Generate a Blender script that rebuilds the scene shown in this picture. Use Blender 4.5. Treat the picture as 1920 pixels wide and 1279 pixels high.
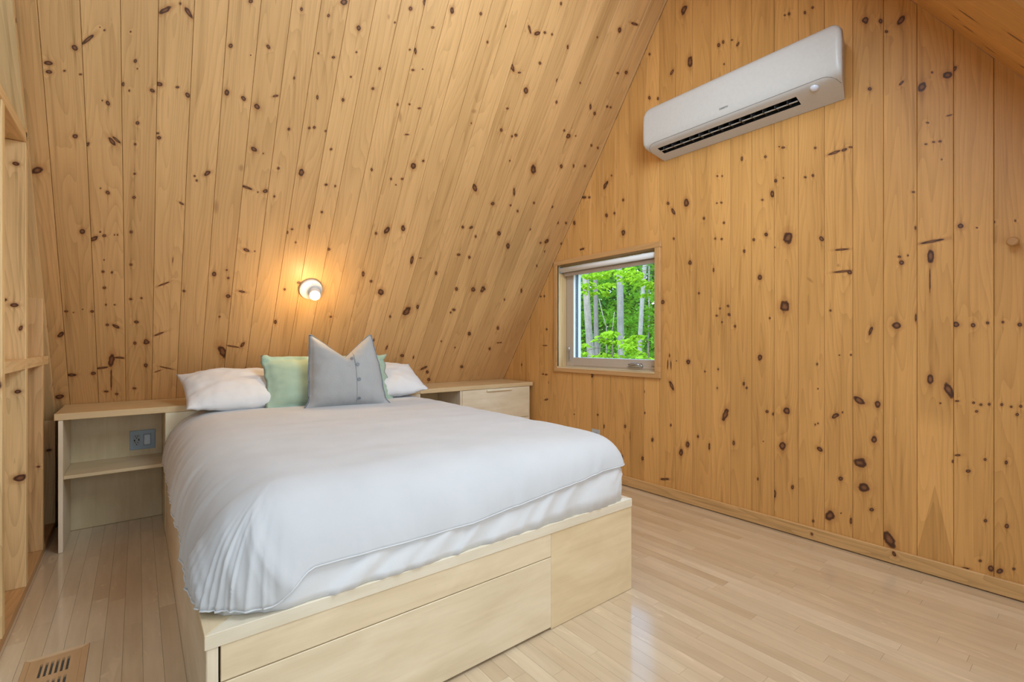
import bpy, bmesh, math, random
from mathutils import Vector, Matrix, noise, Euler

for _o in list(bpy.data.objects):
    bpy.data.objects.remove(_o, do_unlink=True)
SC = bpy.context.scene
COL = SC.collection
PI = math.pi


def srgb(r, g, b):
    def f(c):
        c /= 255.0
        return c / 12.92 if c <= 0.04045 else ((c + 0.055) / 1.055) ** 2.4
    return (f(r), f(g), f(b), 1.0)


# ------------------------------------------------------------------ camera
TH = 0.90252                       # heading of the lens, from the x axis
cam_d = bpy.data.cameras.new('camera')
cam_d.sensor_width = 36.0
cam_d.lens = 36.0 * 889.47 / 1920.0
cam_d.shift_y = (642.41 - 639.5) / 1920.0
cam_d.clip_start = 0.05
cam_d.clip_end = 200
cam = bpy.data.objects.new('camera', cam_d)
COL.objects.link(cam)
cam.location = (0, 0, 1.12)
cam.rotation_euler = (PI / 2, 0, TH - PI / 2)
SC.camera = cam

# ------------------------------------------------------------------ world, sun, fill light, exposure
w = bpy.data.worlds.new('sky')
SC.world = w
w.use_nodes = True
nt = w.node_tree
nt.nodes.clear()
wo = nt.nodes.new('ShaderNodeOutputWorld')
bg = nt.nodes.new('ShaderNodeBackground')
sky = nt.nodes.new('ShaderNodeTexSky')
sky.sky_type = 'NISHITA'
sky.sun_disc = False
sky.sun_elevation = math.radians(52)
sky.sun_rotation = math.radians(250)
bg.inputs['Strength'].default_value = 0.95
nt.links.new(sky.outputs[0], bg.inputs['Color'])
nt.links.new(bg.outputs[0], wo.inputs['Surface'])


def light(name, kind, loc, energy, color, rot=None, **kw):
    d = bpy.data.lights.new(name, kind)
    d.energy = energy
    d.color = color
    for k, v in kw.items():
        setattr(d, k, v)
    o = bpy.data.objects.new(name, d)
    COL.objects.link(o)
    o.location = loc
    if rot is not None:
        o.rotation_euler = rot
    return o


# the sun stands over the roof, behind the house
sun = light('sun', 'SUN', (-6, -4, 12), 2.4, (1.0, 0.97, 0.9), angle=0.02)
sun.rotation_euler = Vector((0.55, 0.42, -0.95)).to_track_quat('-Z', 'Y').to_euler()
# geometry of the A-frame: inner faces y = YS - M z (bed side) and y = YF + M z (camera side)
XG, YS, YF, M = 3.0057, 4.4538, -1.3065, 0.68427
NL = math.sqrt(1 + M * M)
ZR = (YS - YF) / (2 * M)           # ridge height
# fill light from added, unseen roof windows and a lamp before the far gable
nrm = Vector((0, 1, -M)).normalized()
ROOF = {                            # x0, x1, z0, z1 of each added roof window, watts
    'fill_window_2': (-0.6, 1.0, 0.40, 1.75, 20.0),
    'fill_window_3': (0.9, 2.0, 2.1, 3.4, 44.0),
    'fill_window_5': (1.9, 2.85, 0.40, 1.5, 4.5),
    'fill_window_4': (-2.0, -0.3, 2.1, 3.4, 15.0),
}
FILL_TINT = (0.78, 0.965, 1.10)
for _n, (_a, _b, _c, _d, _w) in ROOF.items():
    _zc = (_c + _d) / 2
    light(_n + '_fill', 'AREA', Vector(((_a + _b) / 2, YF + M * _zc, _zc)) + nrm * 0.03, _w, FILL_TINT,
          nrm.to_track_quat('-Z', 'Y').to_euler(), shape='RECTANGLE', size=_b - _a - 0.08, size_y=(_d - _c) * NL - 0.08)
light('far_gable_fill', 'AREA', (-3.45, 1.2, 2.3), 12.0, FILL_TINT, Vector((1, 0, 0)).to_track_quat('-Z', 'Z').to_euler(),  # unseen fill lamp added before the far gable, which has no window
      shape='RECTANGLE', size=2.4, size_y=1.2)

SC.view_settings.view_transform = 'Standard'
SC.view_settings.look = 'None'
SC.view_settings.gamma = 1.0
SC.view_settings.use_curve_mapping = False
SC.view_settings.exposure = 0.07


# ------------------------------------------------------------------ node helpers
def new_mat(name):
    m = bpy.data.materials.new(name)
    m.use_nodes = True
    t = m.node_tree
    t.nodes.clear()
    out = t.nodes.new('ShaderNodeOutputMaterial')
    b = t.nodes.new('ShaderNodeBsdfPrincipled')
    t.links.new(b.outputs[0], out.inputs[0])
    return m, t, b, out


class N:
    """tiny node builder"""
    def __init__(s, t):
        s.t = t

    def node(s, typ, ins=None, **kw):
        n = s.t.nodes.new(typ)
        for k, v in kw.items():
            setattr(n, k, v)
        for k, v in (ins or {}).items():
            s.put(n.inputs[k], v)
        return n

    def put(s, sock, v):
        if isinstance(v, bpy.types.NodeSocket):
            s.t.links.new(v, sock)
        else:
            sock.default_value = v

    def math(s, op, a, b=None, c=None, clamp=False):
        n = s.t.nodes.new('ShaderNodeMath')
        n.operation = op
        n.use_clamp = clamp
        s.put(n.inputs[0], a)
        if b is not None:
            s.put(n.inputs[1], b)
        if c is not None:
            s.put(n.inputs[2], c)
        return n.outputs[0]

    def rng(s, v, a, b, c, d, smooth=False):
        n = s.t.nodes.new('ShaderNodeMapRange')
        n.interpolation_type = 'SMOOTHSTEP' if smooth else 'LINEAR'
        for i, x in enumerate((v, a, b, c, d)):
            s.put(n.inputs[i], x)
        return n.outputs[0]

    def mix(s, f, a, b, blend='MIX'):
        n = s.t.nodes.new('ShaderNodeMix')
        n.data_type = 'RGBA'
        n.blend_type = blend
        s.put(n.inputs[0], f)
        s.put(n.inputs[6], a)
        s.put(n.inputs[7], b)
        return n.outputs[2]

    def noise(s, vec, scale, detail=2.0, rough=0.5, distortion=0.0):
        n = s.t.nodes.new('ShaderNodeTexNoise')
        s.put(n.inputs['Vector'], vec)
        n.inputs['Scale'].default_value = scale
        n.inputs['Detail'].default_value = detail
        n.inputs['Roughness'].default_value = rough
        n.inputs['Distortion'].default_value = distortion
        return n.outputs['Fac']

    def comb(s, x, y, z):
        n = s.t.nodes.new('ShaderNodeCombineXYZ')
        for i, v in enumerate((x, y, z)):
            s.put(n.inputs[i], v)
        return n.outputs[0]

    def ramp(s, f, stops):
        n = s.t.nodes.new('ShaderNodeValToRGB')
        e = n.color_ramp.elements
        while len(e) > 1:
            e.remove(e[-1])
        e[0].position, e[0].color = stops[0]
        for p, c in stops[1:]:
            q = e.new(p)
            q.color = c
        s.put(n.inputs[0], f)
        return n.outputs[0]


def wood_coords(n, axis):
    """object coordinates as (across, along, depth): `axis` is the grain direction"""
    tc = n.node('ShaderNodeTexCoord')
    sp = n.node('ShaderNodeSeparateXYZ', {0: tc.outputs['Object']})
    x, y, z = sp.outputs
    return {'z': (x, z, y), 'x': (z, x, y), 'y': (x, y, z)}[axis]


PINE = srgb(211, 164, 108)
PINE_G = srgb(216, 161, 94)


def pine(name, seed, knots=(), axis='z', base=PINE, tone=1.0, grain=1.0, arch=None):
    """knotty pine: stretched grain, cathedral figure, and knots where this board has them"""
    m, t, b, out = new_mat(name)
    n = N(t)
    ac, al, de = wood_coords(n, axis)
    ac = n.math('ADD', ac, de)
    P = n.comb(ac, al, 0.0)
    d = None
    face = None
    tail = None
    if knots:
        wob = n.noise(P, 38.0, 1.0)
        for (kx, kz, a, bb, ang, typ) in knots:
            mp = n.node('ShaderNodeMapping', {0: P, 1: (kx / 1000, kz / 1000, 0), 2: (0, 0, math.radians(ang)),
                                               3: (a / 1000, bb / 1000, 1)}, vector_type='TEXTURE')
            ln = n.node('ShaderNodeVectorMath', {0: mp.outputs[0]}, operation='LENGTH').outputs['Value']
            if typ == 2:
                face = ln if face is None else n.math('MINIMUM', face, ln)
                continue
            if typ == 0:
                ln = n.math('ADD', ln, 0.0)
            else:                                        # ring knot: paler heart
                ln = n.math('MULTIPLY', ln, 1.0)
            d = ln if d is None else n.math('MINIMUM', d, ln)
            if max(a, bb) >= 7 and axis == 'z':          # resin streak along the grain above and below
                r_ = min(a, bb)
                mp2 = n.node('ShaderNodeMapping', {0: P, 1: (kx / 1000, kz / 1000, 0), 3: (r_ * .0007, (r_ * 5 + 40) / 1000, 1)}, vector_type='TEXTURE')
                l2 = n.node('ShaderNodeVectorMath', {0: mp2.outputs[0]}, operation='LENGTH').outputs['Value']
                tail = l2 if tail is None else n.math('MINIMUM', tail, l2)
        if d is None:
            d = n.math('ADD', 9.0, 0.0)
        d = n.math('ADD', d, n.math('MULTIPLY', n.math('SUBTRACT', wob, 0.5), 0.75))
    so = seed * 3.713
    # grain swirls round the knots
    swirl = n.rng(d, 0.6, 4.5, 0.55, 0.0, True) if d is not None else 0.0
    gx = n.math('MULTIPLY', ac, 7.5)
    gz = n.math('MULTIPLY', al, 0.62)
    big = n.noise(n.comb(n.math('ADD', gx, so), n.math('ADD', gz, so * 1.7), seed * 0.37), 1.0, 1.5, 0.45)
    ph = n.math('ADD', n.math('MULTIPLY', big, 17.0), swirl)
    ph = n.math('ADD', ph, n.math('MULTIPLY', ac, 30.0))
    band = n.math('FRACT', ph)
    band = n.math('POWER', band, 2.2)
    fib = n.noise(n.comb(n.math('MULTIPLY', ac, 230.0), n.math('MULTIPLY', al, 5.0), seed), 1.0, 3.0, 0.6)
    tonev = n.noise(n.comb(n.math('MULTIPLY', ac, 5.0), n.math('MULTIPLY', al, 0.9), seed * 2.1), 1.0, 2.0)
    val = n.math('ADD', n.rng(band, 0, 1, 1.03, 1.0 - 0.10 * grain), n.rng(fib, 0.2, 0.8, -0.07 * grain, 0.07 * grain))
    val = n.math('ADD', val, n.rng(tonev, 0.25, 0.75, -0.12, 0.10))
    # long soft mineral streaks
    strk = n.noise(n.comb(n.math('MULTIPLY', ac, 34.0), n.math('MULTIPLY', al, 1.1), seed * 1.3 + 3), 1.0, 2.0, 0.55)
    val = n.math('ADD', val, n.math('ADD', n.rng(strk, 0.28, 0.45, -0.16 * grain, 0.0, True), n.rng(strk, 0.55, 0.75, 0.0, 0.05, True)))
    if tail is not None:
        val = n.math('SUBTRACT', val, n.rng(tail, 0.1, 1.15, 0.22, 0.0, True))
    if arch:                                             # pale sapwood round a pointed tongue of heartwood
        z0, k, hi = arch
        q = n.math('SUBTRACT', n.math('SUBTRACT', z0, n.math('MULTIPLY', n.math('ABSOLUTE', ac), k)), al)
        val = n.math('ADD', val, n.math('SUBTRACT', n.math('MULTIPLY', n.rng(al, hi - .12, hi, 0.17, 0.0, True), 1.0), n.rng(q, -.006, .012, 0.0, 0.25, True)))
    val = n.math('MULTIPLY', val, tone)
    gg = n.math('POWER', val, 1.12)
    bb_ = n.math('POWER', val, 1.38)
    col = n.node('ShaderNodeMix', data_type='RGBA', blend_type='MULTIPLY')
    col.inputs[0].default_value = 1.0
    n.put(col.inputs[6], base)
    n.put(col.inputs[7], n.comb(val, gg, bb_))
    c = col.outputs[2]
    if d is not None:
        halo = n.rng(d, 0.9, 2.2, 0.5, 0.0, True)
        c = n.mix(halo, c, srgb(176, 118, 66))
        core = n.rng(d, 0.80, 1.10, 1.0, 0.0, True)
        kc = n.ramp(n.math('MULTIPLY', d, 0.8), [(0.0, srgb(140, 94, 62)), (0.30, srgb(120, 78, 50)), (0.46, srgb(76, 46, 30)),
                                                 (0.64, srgb(88, 54, 34)), (0.8, srgb(124, 82, 50))])
        c = n.mix(core, c, kc)
    if face is not None:
        c = n.mix(n.rng(face, 0.3, 1.5, 0.45, 0.0, True), c, srgb(132, 86, 50))
    n.put(b.inputs['Base Color'], c)
    b.inputs['Roughness'].default_value = 0.42
    b.inputs['Specular IOR Level'].default_value = 0.35
    bp = n.node('ShaderNodeBump', {'Strength': 0.10, 'Distance': 0.002, 'Height': fib})
    n.put(b.inputs['Normal'], bp.outputs[0])
    return m


def birch(name, axis='x', seed=1.0, base=(237, 219, 192)):
    m, t, b, out = new_mat(name)
    n = N(t)
    ac, al, de = wood_coords(n, axis)
    s = n.math('ADD', ac, de)
    cloud = n.noise(n.comb(n.math('MULTIPLY', s, 9.0), n.math('MULTIPLY', al, 3.2), seed), 1.0, 3.0, 0.55, 0.6)
    flame = n.noise(n.comb(n.math('MULTIPLY', s, 26.0), n.math('MULTIPLY', al, 2.0), seed + 5), 1.0, 2.0, 0.5, 0.8)
    fib = n.noise(n.comb(n.math('MULTIPLY', s, 260.0), n.math('MULTIPLY', al, 9.0), seed), 1.0, 2.0)
    v = n.math('ADD', n.rng(cloud, 0.25, 0.75, 0.90, 1.07), n.rng(flame, 0.3, 0.7, -0.045, 0.035))
    v = n.math('ADD', v, n.rng(fib, 0.2, 0.8, -0.025, 0.025))
    col = n.mix(1.0, srgb(*base), n.comb(v, n.math('POWER', v, 1.25), n.math('POWER', v, 1.7)), 'MULTIPLY')
    n.put(b.inputs['Base Color'], col)
    b.inputs['Roughness'].default_value = 0.34
    b.inputs['Specular IOR Level'].default_value = 0.4
    return m


def plain(name, rgb, rough=0.5, metal=0.0, spec=0.5, **kw):
    """a plain finish with a faint surface mottling"""
    m, t, b, out = new_mat(name)
    n = N(t)
    tc = n.node('ShaderNodeTexCoord')
    nz = n.noise(tc.outputs['Object'], 60.0, 2.0)
    v = n.rng(nz, 0.2, 0.8, 0.97, 1.03)
    n.put(b.inputs['Base Color'], n.mix(1.0, srgb(*rgb), n.comb(v, v, v), 'MULTIPLY'))
    b.inputs['Roughness'].default_value = rough
    b.inputs['Metallic'].default_value = metal
    b.inputs['Specular IOR Level'].default_value = spec
    for k, v in kw.items():
        b.inputs[k].default_value = v
    return m


def cloth(name, rgb, weave=900.0, bump=0.12, sheen=0.25, stripe=None, wrinkle=0.0):
    m, t, b, out = new_mat(name)
    n = N(t)
    tc = n.node('ShaderNodeTexCoord')
    P = tc.outputs['Object']
    sp = n.node('ShaderNodeSeparateXYZ', {0: P})
    nz = n.noise(P, 7.0, 3.0)
    v = n.rng(nz, 0.25, 0.75, 0.965, 1.03)
    col = n.mix(1.0, srgb(*rgb), n.comb(v, v, v), 'MULTIPLY')
    th = n.noise(n.comb(n.math('MULTIPLY', sp.outputs[0], weave), n.math('MULTIPLY', sp.outputs[1], weave * 0.3),
                        n.math('MULTIPLY', sp.outputs[2], weave * 0.12)), 1.0, 2.0)
    if stripe:
        k = n.math('SINE', n.math('MULTIPLY', sp.outputs[0], stripe))
        f = n.math('MULTIPLY', n.rng(k, -1, 1, 0.0, 0.28), n.rng(th, 0.3, 0.7, 0.3, 1.0))
        col = n.mix(f, col, srgb(int(rgb[0] * .66), int(rgb[1] * .67), int(rgb[2] * .70)))
    n.put(b.inputs['Base Color'], col)
    b.inputs['Roughness'].default_value = 0.85
    b.inputs['Specular IOR Level'].default_value = 0.2
    b.inputs['Sheen Weight'].default_value = sheen
    h = th
    bp = n.node('ShaderNodeBump', {'Strength': bump, 'Distance': 0.0006, 'Height': h})
    if wrinkle:
        wr = n.noise(P, 16.0, 4.0, 0.55, 0.8)
        bp2 = n.node('ShaderNodeBump', {'Strength': wrinkle, 'Distance': 0.01, 'Height': wr})
        n.put(bp.inputs['Normal'], bp2.outputs[0])
    n.put(b.inputs['Normal'], bp.outputs[0])
    return m


def emit(name, rgb, strength):
    m, t, b, out = new_mat(name)
    b.inputs['Base Color'].default_value = srgb(*rgb)
    b.inputs['Emission Color'].default_value = srgb(*rgb)
    b.inputs['Emission Strength'].default_value = strength
    return m


def pane_glass(name, tint=(0.96, 0.99, 0.97)):
    m = bpy.data.materials.new(name)
    m.use_nodes = True
    t = m.node_tree
    t.nodes.clear()
    n = N(t)
    out = n.node('ShaderNodeOutputMaterial')
    tr = n.node('ShaderNodeBsdfTransparent', {0: (*tint, 1)})
    gl = n.node('ShaderNodeBsdfGlossy', {'Roughness': 0.0})
    geo = n.node('ShaderNodeNewGeometry')
    fr = n.node('ShaderNodeFresnel', {'IOR': n.rng(geo.outputs['Backfacing'], 0, 1, 1.45, 1 / 1.45)})
    mx = n.node('ShaderNodeMixShader', {0: fr.outputs[0], 1: tr.outputs[0], 2: gl.outputs[0]})
    t.links.new(mx.outputs[0], out.inputs[0])
    return m


def leaf_mat(name, rgb, trans):
    m = bpy.data.materials.new(name)
    m.use_nodes = True
    t = m.node_tree
    t.nodes.clear()
    n = N(t)
    out = n.node('ShaderNodeOutputMaterial')
    geo = n.node('ShaderNodeNewGeometry')
    v = n.rng(geo.outputs['Random Per Island'], 0, 1, 0.6, 1.25)
    c1 = n.mix(1.0, srgb(*rgb), n.comb(v, v, v), 'MULTIPLY')
    c2 = n.mix(1.0, srgb(*trans), n.comb(v, v, v), 'MULTIPLY')
    df = n.node('ShaderNodeBsdfDiffuse', {0: c1})
    tl = n.node('ShaderNodeBsdfTranslucent', {0: c2})
    mx = n.node('ShaderNodeMixShader', {0: 0.5, 1: df.outputs[0], 2: tl.outputs[0]})
    t.links.new(mx.outputs[0], out.inputs[0])
    return m


# ------------------------------------------------------------------ mesh helpers
def link(name, me, mat, parent=None, loc=(0, 0, 0), smooth=False):
    o = bpy.data.objects.new(name, me)
    COL.objects.link(o)
    if mat is not None and not me.materials:
        me.materials.append(mat)
    if parent is not None:
        o.parent = parent
    o.location = loc
    if smooth:
        for p in me.polygons:
            p.use_smooth = True
    return o


def pyd(name, verts, faces, mat, parent=None, loc=(0, 0, 0), smooth=False, recalc=True):
    me = bpy.data.meshes.new(name)
    me.from_pydata([tuple(v) for v in verts], [], faces)
    me.update()
    if recalc:
        bm = bmesh.new()
        bm.from_mesh(me)
        bmesh.ops.recalc_face_normals(bm, faces=bm.faces)
        bm.to_mesh(me)
        bm.free()
    return link(name, me, mat, parent, loc, smooth)


def box_bm(bm, lo, hi, bev=0.0, seg=1):
    r = bmesh.ops.create_cube(bm, size=1.0)
    vs = r['verts']
    lo, hi = Vector(lo), Vector(hi)
    c, s = (lo + hi) / 2, hi - lo
    for v in vs:
        v.co = Vector((v.co.x * s.x, v.co.y * s.y, v.co.z * s.z)) + c
    if bev:
        es = list({e for v in vs for e in v.link_edges})
        bmesh.ops.bevel(bm, geom=es, offset=bev, segments=seg, profile=0.5, affect='EDGES')


def W(o):
    """world location of a parent made of plain Empties"""
    p = Vector((0, 0, 0))
    while o is not None:
        p = p + Vector(o.location)
        o = o.parent
    return p


def box(name, lo, hi, mat, parent=None, bev=0.0015, seg=1):
    """a box given in world coordinates, its origin in its middle"""
    lo, hi = Vector(lo), Vector(hi)
    c = (lo + hi) / 2
    bm = bmesh.new()
    box_bm(bm, lo - c, hi - c, bev, seg)
    me = bpy.data.meshes.new(name)
    bm.to_mesh(me)
    bm.free()
    return link(name, me, mat, parent, c - (W(parent) if parent else Vector((0, 0, 0))))


def from_bm(name, bm, mat, parent=None, loc=(0, 0, 0), smooth=False):
    bmesh.ops.recalc_face_normals(bm, faces=bm.faces)
    me = bpy.data.meshes.new(name)
    bm.to_mesh(me)
    bm.free()
    return link(name, me, mat, parent, loc, smooth)


def lathe(name, prof, mat, parent=None, seg=32, axis='z', loc=(0, 0, 0), smooth=True):
    """prof: list of (radius, height)"""
    vs, fs = [], []
    for (r, h) in prof:
        for i in range(seg):
            a = 2 * PI * i / seg
            p = (r * math.cos(a), r * math.sin(a), h)
            vs.append(p if axis == 'z' else ((p[0], -p[2], p[1]) if axis == '-y' else (-p[2], p[0], p[1])))
    for j in range(len(prof) - 1):
        for i in range(seg):
            k = (i + 1) % seg
            fs.append((j * seg + i, j * seg + k, (j + 1) * seg + k, (j + 1) * seg + i))
    fs.append(tuple(range(seg)))
    fs.append(tuple(range((len(prof) - 1) * seg, len(prof) * seg)))
    o = pyd(name, vs, fs, mat, parent, loc)
    me = o.data
    if smooth:
        for p in me.polygons:
            p.use_smooth = len(p.vertices) == 4
    return o


def tube(name, pts, r, mat, parent=None, seg=8, loc=(0, 0, 0), closed=False, radii=None):
    pts = [Vector(p) for p in pts]
    vs, fs = [], []
    up = Vector((0, 0, 1))
    n = len(pts)
    for i, p in enumerate(pts):
        a = pts[(i - 1) % n] if (closed or i > 0) else p
        b = pts[(i + 1) % n] if (closed or i < n - 1) else p
        d = (b - a).normalized()
        s = d.cross(up)
        if s.length < 1e-3:
            s = d.cross(Vector((1, 0, 0)))
        s.normalize()
        u = s.cross(d)
        rr = radii[i] if radii else r
        for k in range(seg):
            an = 2 * PI * k / seg
            vs.append(p + s * (rr * math.cos(an)) + u * (rr * math.sin(an)))
    for i in range(n if closed else n - 1):
        j = (i + 1) % n
        for k in range(seg):
            l = (k + 1) % seg
            fs.append((i * seg + k, i * seg + l, j * seg + l, j * seg + k))
    if not closed:
        fs.append(tuple(range(seg)))
        fs.append(tuple(range((n - 1) * seg, n * seg)))
    return pyd(name, vs, fs, mat, parent, loc, smooth=True)


def prism(poly, y0, y1, ch=0.0):
    """poly in (x, z), extruded from y0 (seen face) to y1; ch: width of the eased front edge"""
    n = len(poly)
    cx = sum(p[0] for p in poly) / n
    vs, fs = [], []
    if ch:
        for (x, z) in poly:
            vs.append((x + (ch if x < cx else -ch), y0, z))
        for (x, z) in poly:
            vs.append((x, y0 + ch, z))
        for (x, z) in poly:
            vs.append((x, y1, z))
        fs.append(tuple(range(n)))
        for L in (0, n):
            for i in range(n):
                j = (i + 1) % n
                fs.append((L + i, L + j, L + n + j, L + n + i))
        fs.append(tuple(range(2 * n, 3 * n)))
    else:
        for (x, z) in poly:
            vs.append((x, y0, z))
        for (x, z) in poly:
            vs.append((x, y1, z))
        fs.append(tuple(range(n)))
        for i in range(n):
            j = (i + 1) % n
            fs.append((i, j, n + j, n + i))
        fs.append(tuple(range(n, 2 * n)))
    return vs, fs


def thing(name, label, cat, loc=(0, 0, 0), group=None):
    o = bpy.data.objects.new(name, None)
    o.empty_display_size = 0.1
    COL.objects.link(o)
    o.location = loc
    return tag(o, label, cat, group)


def tag(o, label, cat, group=None):
    o['label'] = label
    o['category'] = cat
    if group:
        o['group'] = group
    return o


def struct(o, label=None):
    o['kind'] = 'structure'
    if label:
        o['label'] = label
    return o


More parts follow.
